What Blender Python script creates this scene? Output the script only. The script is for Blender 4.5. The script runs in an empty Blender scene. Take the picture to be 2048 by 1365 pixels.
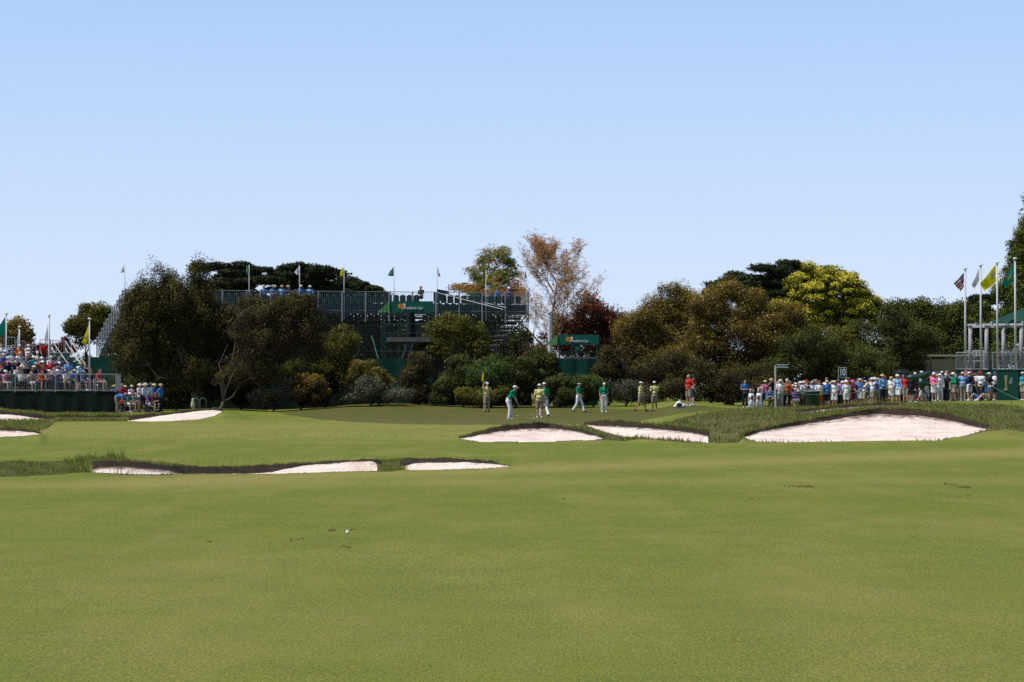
import bpy, math, random
import numpy as np
from mathutils import Vector, Matrix
random.seed(7); RNG = np.random.default_rng(11)
SC = bpy.context.scene; COL = SC.collection
F, HY, CX, EYE = 5000.0, 770.0, 1024.0, 1.7
R = math.radians
def P(px, py, D): return Vector(((px-CX)/F*D, D, EYE-(py-HY)/F*D))
def PX(px, D): return (px-CX)/F*D
def ZP(py, D): return EYE-(py-HY)/F*D
# ------------------------------------------------------------------ tagging
def tag(o, label=None, cat=None, group=None, kind=None):
    if label: o['label'] = label
    if cat: o['category'] = cat
    if group: o['group'] = group
    if kind: o['kind'] = kind
    return o
def empty(name, loc, rz=0, label=None, cat=None, group=None):
    o = bpy.data.objects.new(name, None); COL.objects.link(o)
    o.empty_display_size = .2; o.location = loc; o.rotation_euler = (0, 0, rz)
    return tag(o, label, cat, group)
def link(name, me, mat=None, parent=None):
    o = bpy.data.objects.new(name, me); COL.objects.link(o)
    if mat is not None:
        if not me.materials: me.materials.append(mat)
    if parent is not None: o.parent = parent
    return o
# ------------------------------------------------------------------ materials
def nodes(name):
    m = bpy.data.materials.new(name); m.use_nodes = True
    nt = m.node_tree; b = nt.nodes.get('Principled BSDF')
    return m, nt, b
_MC = {}
def M(name, col, rough=.7, var=.18, scale=6.0, metal=0.0, spec=.3, bump=0.0, trans=0.0):
    if name in _MC: return _MC[name]
    m, nt, b = nodes(name); N = nt.nodes.new; L = nt.links.new
    tc = N('ShaderNodeTexCoord'); no = N('ShaderNodeTexNoise'); no.inputs['Scale'].default_value = scale; no.inputs['Detail'].default_value = 4
    L(tc.outputs['Object'], no.inputs['Vector'])
    mr = N('ShaderNodeMapRange'); mr.inputs[1].default_value = .3; mr.inputs[2].default_value = .7
    mr.inputs[3].default_value = 1-var; mr.inputs[4].default_value = 1+var
    L(no.outputs['Fac'], mr.inputs[0])
    vm = N('ShaderNodeVectorMath'); vm.operation = 'SCALE'; vm.inputs[0].default_value = col[:3]
    L(mr.outputs[0], vm.inputs['Scale']); L(vm.outputs[0], b.inputs['Base Color'])
    b.inputs['Roughness'].default_value = rough; b.inputs['Metallic'].default_value = metal
    b.inputs['Specular IOR Level'].default_value = spec
    if bump:
        bp = N('ShaderNodeBump'); bp.inputs['Strength'].default_value = bump; bp.inputs['Distance'].default_value = .02
        L(no.outputs['Fac'], bp.inputs['Height']); L(bp.outputs[0], b.inputs['Normal'])
    if trans:
        t = N('ShaderNodeBsdfTranslucent'); L(vm.outputs[0], t.inputs['Color'])
        mx = N('ShaderNodeMixShader'); mx.inputs[0].default_value = trans
        L(b.outputs[0], mx.inputs[1]); L(t.outputs[0], mx.inputs[2]); L(mx.outputs[0], nt.nodes['Material Output'].inputs['Surface'])
    _MC[name] = m; return m
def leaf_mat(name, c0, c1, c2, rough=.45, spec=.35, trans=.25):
    """leaf colour varies by the per-leaf attribute tint: 0 first colour, .5 normal, 1 last colour; random tone plus sunlight painted on crown tops"""
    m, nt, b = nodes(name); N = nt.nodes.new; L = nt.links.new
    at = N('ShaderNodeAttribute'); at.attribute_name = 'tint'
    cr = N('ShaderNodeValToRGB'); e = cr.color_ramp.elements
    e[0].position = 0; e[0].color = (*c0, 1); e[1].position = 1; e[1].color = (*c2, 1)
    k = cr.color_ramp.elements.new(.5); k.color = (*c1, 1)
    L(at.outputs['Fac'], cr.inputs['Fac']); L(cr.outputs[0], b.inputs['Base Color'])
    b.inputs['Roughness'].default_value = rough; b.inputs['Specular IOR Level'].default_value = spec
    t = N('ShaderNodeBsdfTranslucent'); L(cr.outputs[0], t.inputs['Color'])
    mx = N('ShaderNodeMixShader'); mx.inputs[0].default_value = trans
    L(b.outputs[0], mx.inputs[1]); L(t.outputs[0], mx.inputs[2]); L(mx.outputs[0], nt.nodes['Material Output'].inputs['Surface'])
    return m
# ------------------------------------------------------------------ mesh builder
def mesh_np(name, V, Fc, smooth=False):
    """V (n,3), Fc (m,k) same-size polygons"""
    me = bpy.data.meshes.new(name); V = np.asarray(V, np.float32); Fc = np.asarray(Fc, np.int32)
    n, k = Fc.shape
    me.vertices.add(len(V)); me.vertices.foreach_set('co', V.ravel())
    me.loops.add(n*k); me.loops.foreach_set('vertex_index', Fc.ravel())
    me.polygons.add(n); me.polygons.foreach_set('loop_start', np.arange(0, n*k, k, dtype=np.int32))
    me.polygons.foreach_set('loop_total', np.full(n, k, np.int32))
    if smooth: me.polygons.foreach_set('use_smooth', np.ones(n, bool))
    me.update(calc_edges=True); return me
class MB:
    def __init__(s): s.v = []; s.f = []; s.m = []
    def add(s, vs, fs, mi=0):
        b = len(s.v); s.v.extend([tuple(v) for v in vs]); s.f.extend([tuple(b+i for i in f) for f in fs]); s.m.extend([mi]*len(fs)); return s
    def box(s, c, d, rz=0, mi=0, M4=None):
        x, y, z = d[0]/2, d[1]/2, d[2]/2; cs, sn = math.cos(rz), math.sin(rz); vs = []
        for i in (-1, 1):
            for j in (-1, 1):
                for k in (-1, 1):
                    a, b_, c_ = i*x, j*y, k*z
                    vs.append((c[0]+a*cs-b_*sn, c[1]+a*sn+b_*cs, c[2]+c_))
        return s.add(vs, [(0, 1, 3, 2), (4, 6, 7, 5), (0, 4, 5, 1), (2, 3, 7, 6), (0, 2, 6, 4), (1, 5, 7, 3)], mi)
    def bar(s, p0, p1, r, n=6, r1=None, mi=0):
        p0 = Vector(p0); p1 = Vector(p1); r1 = r if r1 is None else r1
        d = p1-p0
        if d.length < 1e-6: return s
        d.normalize(); a = d.orthogonal().normalized(); b = d.cross(a)
        vs = []
        for p, q in ((p0, r), (p1, r1)):
            for i in range(n):
                t = 2*math.pi*i/n+.4; vs.append(p+(a*math.cos(t)+b*math.sin(t))*q)
        fs = [(i, (i+1) % n, n+(i+1) % n, n+i) for i in range(n)]+[tuple(range(n-1, -1, -1)), tuple(range(n, 2*n))]
        return s.add(vs, fs, mi)
    def tube(s, pts, rs, n=7, mi=0):
        pts = [Vector(p) for p in pts]; rings = []; ref = None
        for i, p in enumerate(pts):
            d = (pts[min(i+1, len(pts)-1)]-pts[max(i-1, 0)]).normalized()
            a = d.orthogonal().normalized() if ref is None else (ref-d*ref.dot(d)).normalized()
            ref = a; b = d.cross(a)
            rings.append([p+(a*math.cos(2*math.pi*k/n)+b*math.sin(2*math.pi*k/n))*rs[i] for k in range(n)])
        vs = [v for r in rings for v in r]; fs = []
        for i in range(len(pts)-1):
            for k in range(n):
                fs.append((i*n+k, i*n+(k+1) % n, (i+1)*n+(k+1) % n, (i+1)*n+k))
        fs += [tuple(range(n-1, -1, -1)), tuple(range((len(pts)-1)*n, len(pts)*n))]
        return s.add(vs, fs, mi)
    def lathe(s, prof, c=(0, 0, 0), n=14, sx=1, sy=1, mi=0):
        vs = []; fs = []
        for r, z in prof:
            for k in range(n):
                t = 2*math.pi*k/n; vs.append((c[0]+r*sx*math.cos(t), c[1]+r*sy*math.sin(t), c[2]+z))
        for i in range(len(prof)-1):
            for k in range(n): fs.append((i*n+k, i*n+(k+1) % n, (i+1)*n+(k+1) % n, (i+1)*n+k))
        fs += [tuple(range(n-1, -1, -1)), tuple(range((len(prof)-1)*n, len(prof)*n))]
        return s.add(vs, fs, mi)
    def ell(s, c, r, n=10, m=7, rot=None, mi=0):
        vs = []; fs = []
        for i in range(m+1):
            ph = math.pi*i/m
            for k in range(n):
                t = 2*math.pi*k/n
                v = Vector((r[0]*math.sin(ph)*math.cos(t), r[1]*math.sin(ph)*math.sin(t), r[2]*math.cos(ph)))
                if rot is not None: v = rot @ v
                vs.append(v+Vector(c))
        for i in range(m):
            for k in range(n): fs.append(((i+1)*n+k, (i+1)*n+(k+1) % n, i*n+(k+1) % n, i*n+k))
        return s.add(vs, fs, mi)
    def mesh(s, name, smooth=False):
        me = bpy.data.meshes.new(name); me.from_pydata(s.v, [], s.f)
        if any(s.m): me.polygons.foreach_set('material_index', s.m)
        if smooth: me.polygons.foreach_set('use_smooth', [True]*len(s.f))
        me.update(); return me
    def build(s, name, mat, parent=None, smooth=False):
        me = s.mesh(name, smooth)
        for m in (mat if isinstance(mat, (list, tuple)) else [mat]): me.materials.append(m)
        o = bpy.data.objects.new(name, me); COL.objects.link(o)
        if parent is not None: o.parent = parent
        return o
def copy_tree(o, parent=None):
    c = o.copy(); COL.objects.link(c); c.parent = parent
    for ch in list(o.children): copy_tree(ch, c)
    return c
# ================================================================== TERRAIN
def interp(x, ctrl, j):
    xs = [c[0] for c in ctrl]; return np.interp(x, xs, [c[j] for c in ctrl])
def sstep(t): t = np.clip(t, 0, 1); return t*t*(3-2*t)
# ground lines: distance -> [(px, py)], elevation read from where each line stands in the view
BASE = [
 (1.0, None), (12, None), (30, None), (42, None), (60, None), (67, None),
 (90, [(-800, 864), (900, 864), (1100, 862), (1250, 856), (1330, 850), (1400, 843), (1500, 840), (1600, 831), (1700, 819), (1760, 813), (1850, 813), (1900, 818), (1960, 830), (2048, 838), (3000, 840)]),
 (106, [(-800, 850), (1150, 850), (1250, 850), (1350, 842), (1450, 831), (1560, 824), (1650, 815), (1760, 808), (1900, 810), (1960, 815), (2048, 815), (3000, 815)]),
 (125, [(-800, 838), (500, 838), (1000, 842), (1200, 838), (1300, 834), (1400, 827), (1500, 819), (1600, 814), (1700, 808), (1850, 804), (2048, 806), (3000, 806)]),
 (148, [(-800, 826), (300, 826), (500, 828), (700, 824), (900, 826), (1240, 825.5), (1310, 824), (1350, 812), (1378, 811), (1440, 815), (1500, 818), (1560, 817), (1620, 820), (1700, 817), (1765, 810), (1820, 806), (1880, 803), (2048, 803), (3000, 803)]),
 (165, [(-800, 822), (230, 823), (330, 822), (440, 818.5), (480, 820), (540, 823.5), (600, 820), (650, 815), (700, 810), (780, 807.5), (830, 808), (900, 811), (1000, 813), (1150, 812.5), (1270, 811), (1300, 803), (1330, 799), (1400, 804), (1480, 814), (1560, 815), (1620, 818), (1740, 814), (1850, 803), (2048, 800), (3000, 800)]),
 (180, [(-800, 816), (440, 816), (540, 817), (700, 812), (1250, 810), (1330, 804), (1480, 810), (1700, 812), (1900, 802), (3000, 802)]),
 (215, None), (320, None), (900, None), (4000, None)]
def zbase_knots(px):
    Ds = []; Z = []
    for D, c in BASE:
        Ds.append(D)
        if c is None: Z.append(np.zeros_like(px))
        else: Z.append(EYE-(interp(px, c, 1)-HY)/F*D)
    return np.array(Ds), np.array(Z)
def zbase(px, D):
    Ds, Z = zbase_knots(px); out = np.zeros_like(px)
    D = np.broadcast_to(D, px.shape)
    i = np.clip(np.searchsorted(Ds, D, side='right')-1, 0, len(Ds)-2)
    t = (D-Ds[i])/(Ds[i+1]-Ds[i]); k = np.arange(len(px))
    return Z[i, k]*(1-t)+Z[i+1, k]*t
# bunker bands: D of near edge / face top, and view lines of near edge A, sand top B, lip crest C
BANDS = [
 dict(r=(140, 1030), DA=[(0, 46.5), (400, 48), (760, 49.5), (1030, 51)], DB=[(0, 51), (400, 53.5), (760, 55), (1030, 52.6)],
  A=[(140, 948), (170, 946), (200, 946), (250, 949), (340, 949), (430, 947.5), (500, 947), (560, 946.5), (740, 941.5), (780, 941), (805, 940), (830, 940.5), (900, 940), (970, 938), (1015, 934.5), (1030, 935)],
  B=[(140, 942), (175, 942), (200, 934.5), (260, 934), (330, 940), (370, 948), (500, 947.2), (545, 944), (570, 938), (610, 931), (700, 924.5), (745, 923), (760, 930), (800, 936), (825, 928), (860, 926), (930, 925.5), (985, 929), (1015, 933.5), (1030, 935)],
  C=[(140, 930), (175, 926), (210, 923), (250, 922), (300, 927), (360, 932), (430, 934.5), (500, 932.5), (560, 928), (640, 924.5), (700, 921), (745, 920), (790, 924), (810, 919), (860, 917), (930, 919), (985, 925), (1010, 931), (1020, 934), (1030, 935)],
  sand=[(183, 755), (806, 1018)], lip=[(170, 765), (800, 1022)], names={183: 'near', 806: 'mid'}),
 dict(r=(-700, 1250), DA=[(-700, 81), (75, 81), (900, 78), (960, 75), (1250, 76)], DB=[(-700, 87), (75, 84), (900, 80), (960, 79), (1100, 82), (1250, 78)],
  A=[(-700, 875), (0, 875), (50, 873), (80, 868), (95, 875), (900, 878), (918, 878.5), (960, 884), (1040, 885), (1100, 884), (1160, 881.5), (1210, 880), (1250, 882)],
  B=[(-700, 860), (0, 860), (40, 862), (70, 865), (80, 868), (95, 873), (900, 876), (918, 878), (940, 874), (970, 868), (1000, 862), (1050, 857), (1100, 856), (1150, 862), (1190, 871), (1210, 878), (1250, 881)],
  C=[(-700, 856), (0, 856), (40, 858), (70, 862), (82, 867), (95, 871.5), (900, 875.5), (918, 876.5), (940, 870), (970, 861), (1000, 854), (1040, 848), (1080, 846), (1110, 849), (1150, 857), (1190, 868), (1230, 878), (1250, 881)],
  sand=[(-700, 79), (920, 1210)], lip=[(-700, 81), (918, 1215)]),
 dict(r=(1165, 2010), DA=[(1165, 86), (1240, 84), (1415, 75), (1485, 74), (1800, 73.5), (2010, 78)], DB=[(1165, 88), (1415, 84), (1485, 78), (1600, 83), (1760, 86), (1900, 84), (2010, 80)],
  A=[(1165, 850), (1200, 862), (1240, 874), (1300, 879.5), (1350, 882), (1413, 886.5), (1425, 886), (1475, 886), (1487, 876), (1500, 882), (1560, 886), (1600, 884.5), (1700, 888), (1800, 886.5), (1870, 883), (1930, 872), (1975, 860), (2010, 856)],
  B=[(1165, 849), (1185, 851), (1250, 854), (1300, 857), (1350, 862), (1400, 869), (1416, 873), (1425, 880), (1475, 880), (1487, 875), (1520, 864), (1570, 855), (1640, 843), (1700, 833), (1760, 828), (1840, 832), (1900, 841), (1950, 853), (1975, 858.5), (2010, 855)],
  C=[(1165, 847), (1185, 845), (1220, 843), (1250, 845), (1300, 850), (1350, 854.5), (1400, 861), (1416, 865), (1440, 868), (1475, 872), (1487, 869), (1520, 859), (1560, 851), (1600, 843), (1640, 836), (1700, 825), (1760, 818), (1840, 821), (1900, 830), (1950, 844), (1985, 854), (2010, 854)],
  sand=[(1176, 1417), (1486, 1974)], lip=[(1168, 1420), (1480, 1990)]),
 dict(r=(1570, 1830), DA=[(1570, 98), (1830, 98)], DB=[(1570, 100), (1830, 101)],
  A=[(1570, 829), (1620, 825), (1700, 818), (1760, 814.5), (1830, 812)],
  B=[(1570, 828), (1600, 826), (1640, 820.5), (1700, 815), (1760, 811), (1800, 811), (1830, 812)],
  C=[(1570, 826), (1600, 821), (1640, 816.5), (1700, 810.5), (1760, 807), (1800, 808), (1830, 809)],
  sand=[(1600, 1800)], lip=[(1590, 1810)]),
 dict(r=(-700, 450), DA=[(-700, 116), (0, 116), (360, 116), (450, 128)], DB=[(-700, 127), (360, 130), (450, 132)],
  A=[(-700, 843), (0, 843), (255, 843), (300, 843.5), (360, 842), (400, 839), (430, 832), (444, 824), (450, 823)],
  B=[(-700, 828), (0, 829), (40, 832), (75, 837), (110, 842), (125, 842.5), (250, 842.7), (300, 835), (350, 828), (400, 822.5), (430, 820.5), (442, 822.5), (450, 822.5)],
  C=[(-700, 820), (0, 822), (60, 828), (100, 833), (160, 832), (250, 833), (300, 829.5), (350, 824.5), (400, 819.5), (430, 818), (444, 820.5), (450, 822)],
  sand=[(-700, 112), (255, 443)], lip=[(-700, 446)]),
]
for b in BANDS:
    b['sub'] = (14, 3, 3)   # rows on sand, on face, behind
def undul(X, D):
    u = np.sin(X*.55+D*.21)*np.sin(D*.33-X*.12)*.010+np.sin(X*1.9+1.3)*np.sin(D*1.1+X*.3)*.004
    return u*np.clip((D-8)/20, 0, 1)*np.clip((200-D)/40, 0, 1)
def lipj(px, s):
    return np.sin(px*.19+s)*.5+np.sin(px*.47+2*s)*.45+np.sin(px*.083+s*3)*.7+np.sin(px*1.13+s)*.3
def knots(px):
    """per-column knots: arrays D[k, n], z[k, n] and segment codes"""
    px = np.asarray(px, float); n = len(px); rows = []
    def base_row(D): rows.append((np.full(n, float(D)), zbase(px, np.full(n, float(D))), 'g'))
    seqs = [1.0, 12, 30, 42, ('b', 0), 60, 67, ('b', 1), ('b', 2), ('b', 3), 106, ('b', 4), 148, 165, 180, 215, 320, 900, 4000]
    prevD = None
    for s in seqs:
        if not isinstance(s, tuple):
            base_row(s); continue
        bi = s[1]; b = BANDS[bi]; p0, p1 = b['r']; pc = np.clip(px, p0, p1)
        w = 1-sstep(np.where(px < p0, (p0-px)/70., np.where(px > p1, (px-p1)/70., 0)))
        DA = interp(pc, b['DA'], 1); DB = interp(pc, b['DB'], 1)
        if bi == 1:   # keep clear of the band behind it
            DA = np.where(px > 1250, np.maximum(76-(px-1250)*.06, 69.0), DA); DB = np.where(px > 1250, DA+1.0, DB)
        if bi == 2:
            DA = np.where(px < 1165, 88.5, DA); DB = np.where(px < 1165, 90, DB)
        res = []
        for key, D in (('A', DA), ('B', DB), ('C', DB+.28)):
            z = EYE-(interp(pc, b[key], 1)-HY)/F*D
            if key != 'A': z = z+lipj(px, bi+(key == 'C')*3.1)*D/F*(.35 if key == 'B' else 1.1)*w
            zb = zbase(px, D); ze = zbase(pc, D)
            res.append((D, zb+(z-ze)*w))
        (DA, zA), (DB, zB), (DC, zC) = res
        insand = np.zeros(n)
        for s0, s1 in b['sand']:
            insand = np.maximum(insand, sstep((px-s0)/8.)*sstep((s1-px)/8.))
        tr = .10*insand+(.12*insand if bi in (0,) else 0)
        zT = zA-tr-.0*zB; DT = DA+.25
        rows.append((DA, zA, ('sand', bi, 0)))
        rows.append((DT, zT, ('sand', bi, 1)))
        rows.append((DB, zB, ('lip', bi)))
        rows.append((DC, zC, 'g'))
    return rows
def ground_z(px, D):
    px = np.atleast_1d(np.asarray(px, float)); D = np.broadcast_to(np.asarray(D, float), px.shape)
    rows = knots(px); KD = np.array([r[0] for r in rows]); KZ = np.array([r[1] for r in rows]); out = np.zeros(len(px))
    for k in range(len(rows)-1):
        a, b_ = KD[k], KD[k+1]; mk = (D >= a) & (D <= b_)
        t = (D-a)/np.maximum(b_-a, 1e-6); out[mk] = (KZ[k]*(1-t)+KZ[k+1]*t)[mk]
    return out+undul(PX(px, D), D)
def gz(px, D): return float(ground_z([px], [D])[0])
def G(px, D): return Vector((PX(px, D), D, gz(px, D)))
def inpoly(x, y, poly):
    c = np.zeros(x.shape, bool); n = len(poly); j = n-1
    for i in range(n):
        xi, yi = poly[i]; xj, yj = poly[j]
        cond = ((yi > y) != (yj > y)) & (x < (xj-xi)*(y-yi)/((yj-yi) or 1e-9)+xi)
        c ^= cond; j = i
    return c
# outlines on the ground: (px, D)
GREEN = [(548, 158), (575, 140), (640, 124), (700, 114), (800, 109), (900, 106.5), (1000, 106), (1110, 106), (1200, 107), (1270, 112), (1310, 120), (1370, 128), (1440, 134), (1500, 138), (1470, 146), (1400, 148), (1300, 152), (1220, 158), (1150, 162), (1000, 175), (700, 175), (600, 166)]
ROUGH = [(1000, 80.5), (1040, 81.5), (1100, 83.2), (1170, 88.8), (1240, 90), (1300, 92), (1340, 100), (1370, 112), (1420, 125), (1500, 133), (1580, 128), (1640, 112), (1800, 110), (1930, 112), (1990, 118), (2048, 105), (2600, 100), (2600, 76), (2048, 77), (1900, 75.5), (1850, 73), (1700, 73), (1475, 73.4), (1415, 73.8), (1340, 75), (1250, 75.2), (1180, 75.2), (1090, 82)]
ROUGH2 = [(-900, 58), (0, 56), (120, 55), (200, 56), (260, 55), (330, 54.5), (380, 54), (345, 47.2), (170, 47), (0, 46), (-900, 44)]
ROUGH3 = [(-900, 140), (0, 136), (110, 136), (260, 134), (258, 115.8), (112, 115), (100, 100), (82, 92), (40, 87), (-900, 88)]
ROUGH4 = [(740, 55), (760, 56.5), (840, 56.5), (830, 50), (742, 48.5)]
def grid_attr_objects():
    cols = np.concatenate([-np.geomspace(900, 40000, 16)[::-1], np.arange(-300, -40, 20.), np.arange(-40, 2090, 3.5), np.arange(2090, 2400, 20.), np.geomspace(2500, 40000, 16)])
    cols[:16] = CX-np.geomspace(1500, 30000, 16)[::-1]; cols[-16:] = CX+np.geomspace(1500, 30000, 16)
    cols = np.sort(cols)
    rows = knots(cols); n = len(cols)
    subs = []
    for k in range(len(rows)-1):
        c = rows[k][2]; dm = float(np.median(rows[k+1][0]-rows[k][0])); d0 = float(np.median(rows[k][0]))
        if c == 'g': s = int(np.clip(dm/.8, 2, 26)) if d0 < 180 else 6
        elif c[0] == 'sand': s = 2 if c[2] == 0 else 16
        else: s = 4
        subs.append(s)
    LD = []; LZ = []; code = []
    for k in range(len(rows)-1):
        a, b = rows[k], rows[k+1]; c = a[2]
        for i in range(subs[k]):
            t = i/subs[k]; tz = t
            if c != 'g' and c[0] == 'sand' and c[2] == 1: tz = t**1.25
            LD.append(a[0]*(1-t)+b[0]*t); LZ.append(a[1]*(1-tz)+b[1]*tz); code.append(c)
    LD.append(rows[-1][0]); LZ.append(rows[-1][1])
    D = np.array(LD); Z = np.array(LZ); m = D.shape[0]
    X = (cols[None, :]-CX)/F*D
    # smooth small undulation of the turf and sand
    Z = Z+undul(X, D)
    V = np.stack([X, D, Z], -1).reshape(-1, 3)
    PXg = np.broadcast_to(cols[None, :], D.shape)
    # faces
    i, j = np.meshgrid(np.arange(m-1), np.arange(n-1), indexing='ij')
    Fc = np.stack([i*n+j, i*n+j+1, (i+1)*n+j+1, (i+1)*n+j], -1)
    fpx = (PXg[:-1, :-1]+PXg[:-1, 1:])/2; fD = (D[:-1, :-1]+D[1:, 1:])/2
    cls = np.zeros(fpx.shape, int)   # 0 fairway
    cls[inpoly(fpx, fD, GREEN)] = 1
    for pl in (ROUGH, ROUGH2, ROUGH3, ROUGH4): cls[inpoly(fpx, fD, pl)] = 2
    sid = 10
    names = {}
    for r in range(m-1):
        c = code[r]
        if c == 'g': continue
        b = BANDS[c[1]]
        if c[0] == 'sand':
            for q, (s0, s1) in enumerate(b['sand']):
                mk = (fpx[r] > s0) & (fpx[r] < s1); cls[r][mk] = 10+c[1]*4+q
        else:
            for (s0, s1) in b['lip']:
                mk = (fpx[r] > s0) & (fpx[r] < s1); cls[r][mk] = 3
    return V, Fc, cls, cols, D
SKY_STR, SUN_STR, EXPO = .1, 4.6, 0.0
# ------------------------------------------------------------------ ground materials
def turf_mat(name, c0, c1, c2, dry, fine=1.0, drybands=True, bump=.5):
    m, nt, b = nodes(name); N = nt.nodes.new; L = nt.links.new
    geo = N('ShaderNodeNewGeometry'); pos = geo.outputs['Position']
    def noise(scale, det=4, vec=None, rough=.6):
        o = N('ShaderNodeTexNoise'); o.inputs['Scale'].default_value = scale; o.inputs['Detail'].default_value = det; o.inputs['Roughness'].default_value = rough
        L(vec if vec is not None else pos, o.inputs['Vector']); return o.outputs['Fac']
    def ramp(f, a, b_):
        r = N('ShaderNodeMapRange'); r.inputs[1].default_value = a; r.inputs[2].default_value = b_; L(f, r.inputs[0]); return r.outputs[0]
    def mix(f, a, b_):
        x = N('ShaderNodeMix'); x.data_type = 'RGBA'
        if hasattr(f, 'type'): L(f, x.inputs[0])
        else: x.inputs[0].default_value = f
        for s, v in ((6, a), (7, b_)):
            if isinstance(v, tuple): x.inputs[s].default_value = (*v, 1)
            else: L(v, x.inputs[s])
        return x.outputs[2]
    mp = N('ShaderNodeMapping'); mp.inputs['Scale'].default_value = (1, .28, 1); L(pos, mp.inputs['Vector'])
    big = ramp(noise(.55, 8, mp.outputs[0], rough=.66), .46, .66)
    mid = ramp(noise(.85, 9, rough=.68), .36, .60)
    mp2 = N('ShaderNodeMapping'); mp2.inputs['Scale'].default_value = (1, .22, 1); L(pos, mp2.inputs['Vector'])
    mp3 = N('ShaderNodeMapping'); mp3.inputs['Scale'].default_value = (1, .20, 1); L(pos, mp3.inputs['Vector'])
    fin = ramp(noise(26*fine, 6, mp2.outputs[0], rough=.8), .38, .62)
    ult = ramp(noise(62*fine, 5, mp3.outputs[0], rough=.9), .38, .62)
    col = mix(mid, c0, c1); col = mix(fin, col, c2)
    mul = N('ShaderNodeMath'); mul.operation = 'MULTIPLY'; mul.inputs[1].default_value = .52; L(big, mul.inputs[0])
    col = mix(mul.outputs[0], col, dry)
    if drybands:
        at = N('ShaderNodeAttribute'); at.attribute_name = 'dry'
        mn = N('ShaderNodeMath'); mn.operation = 'MULTIPLY'; L(at.outputs['Fac'], mn.inputs[0])
        md = N('ShaderNodeMapRange'); md.inputs[3].default_value = .45; L(noise(3.0, 5), md.inputs[0]); L(md.outputs[0], mn.inputs[1])
        col = mix(mn.outputs[0], col, (dry[0]*1.15, dry[1]*1.1, dry[2]*1.25))
    hv = N('ShaderNodeHueSaturation'); L(col, hv.inputs['Color'])
    vr = N('ShaderNodeMapRange'); vr.inputs[3].default_value = .62; vr.inputs[4].default_value = 1.42; L(ult, vr.inputs[0]); L(vr.outputs[0], hv.inputs['Value'])
    L(hv.outputs[0], b.inputs['Base Color']); b.inputs['Roughness'].default_value = .85; b.inputs['Specular IOR Level'].default_value = .15
    bp = N('ShaderNodeBump'); bp.inputs['Strength'].default_value = bump; bp.inputs['Distance'].default_value = .02
    L(fin, bp.inputs['Height']); L(bp.outputs[0], b.inputs['Normal'])
    return m
def sand_mat():
    m, nt, b = nodes('sand'); N = nt.nodes.new; L = nt.links.new
    geo = N('ShaderNodeNewGeometry'); pos = geo.outputs['Position']
    n1 = N('ShaderNodeTexNoise'); n1.inputs['Scale'].default_value = 1.1; n1.inputs['Detail'].default_value = 6; L(pos, n1.inputs['Vector'])
    r1 = N('ShaderNodeValToRGB'); e = r1.color_ramp.elements
    e[0].position = .3; e[0].color = (.66, .53, .45, 1); e[1].position = .58; e[1].color = (.84, .72, .64, 1); L(n1.outputs['Fac'], r1.inputs[0])
    # rake lines and footprints
    mp = N('ShaderNodeMapping'); mp.inputs['Rotation'].default_value = (0, 0, .5); mp.inputs['Scale'].default_value = (3.2, .8, 1); L(pos, mp.inputs['Vector'])
    n2 = N('ShaderNodeTexNoise'); n2.inputs['Scale'].default_value = 2.6; n2.inputs['Detail'].default_value = 5; n2.inputs['Roughness'].default_value = .7; L(mp.outputs[0], n2.inputs['Vector'])
    # leaf litter and root bits near the turf face: attribute 'edge'
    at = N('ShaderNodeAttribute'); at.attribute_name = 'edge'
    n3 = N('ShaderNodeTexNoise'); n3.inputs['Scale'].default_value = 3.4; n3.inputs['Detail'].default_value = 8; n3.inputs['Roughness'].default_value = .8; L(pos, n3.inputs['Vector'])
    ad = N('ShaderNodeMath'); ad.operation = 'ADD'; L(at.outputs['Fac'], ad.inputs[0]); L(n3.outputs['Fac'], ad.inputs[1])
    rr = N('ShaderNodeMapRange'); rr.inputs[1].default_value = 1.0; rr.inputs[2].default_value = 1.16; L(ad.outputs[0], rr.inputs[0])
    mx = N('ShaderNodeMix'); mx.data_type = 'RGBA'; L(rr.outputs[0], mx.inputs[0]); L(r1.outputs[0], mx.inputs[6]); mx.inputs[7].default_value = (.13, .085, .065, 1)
    L(mx.outputs[2], b.inputs['Base Color']); b.inputs['Roughness'].default_value = .95; b.inputs['Specular IOR Level'].default_value = .05
    bp = N('ShaderNodeBump'); bp.inputs['Strength'].default_value = .6; bp.inputs['Distance'].default_value = .08
    L(n2.outputs['Fac'], bp.inputs['Height']); L(bp.outputs[0], b.inputs['Normal'])
    return m
FAIR = turf_mat('fairway_turf', (.088, .140, .013), (.143, .179, .018), (.170, .194, .026), (.265, .232, .062))
GRN = turf_mat('green_turf', (.078, .080, .015), (.092, .092, .018), (.098, .096, .02), (.125, .115, .03), fine=1.6, bump=.15)
RGH = turf_mat('rough_turf', (.06, .095, .018), (.10, .13, .03), (.14, .15, .04), (.20, .16, .07), bump=1)
DIRT_SHADE = M('turf_face_shaded_soil', (.028, .018, .012), .95, .5, 7, bump=.8)  # dark soil, with the shade under the lip painted into its colour
SAND = sand_mat()
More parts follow.
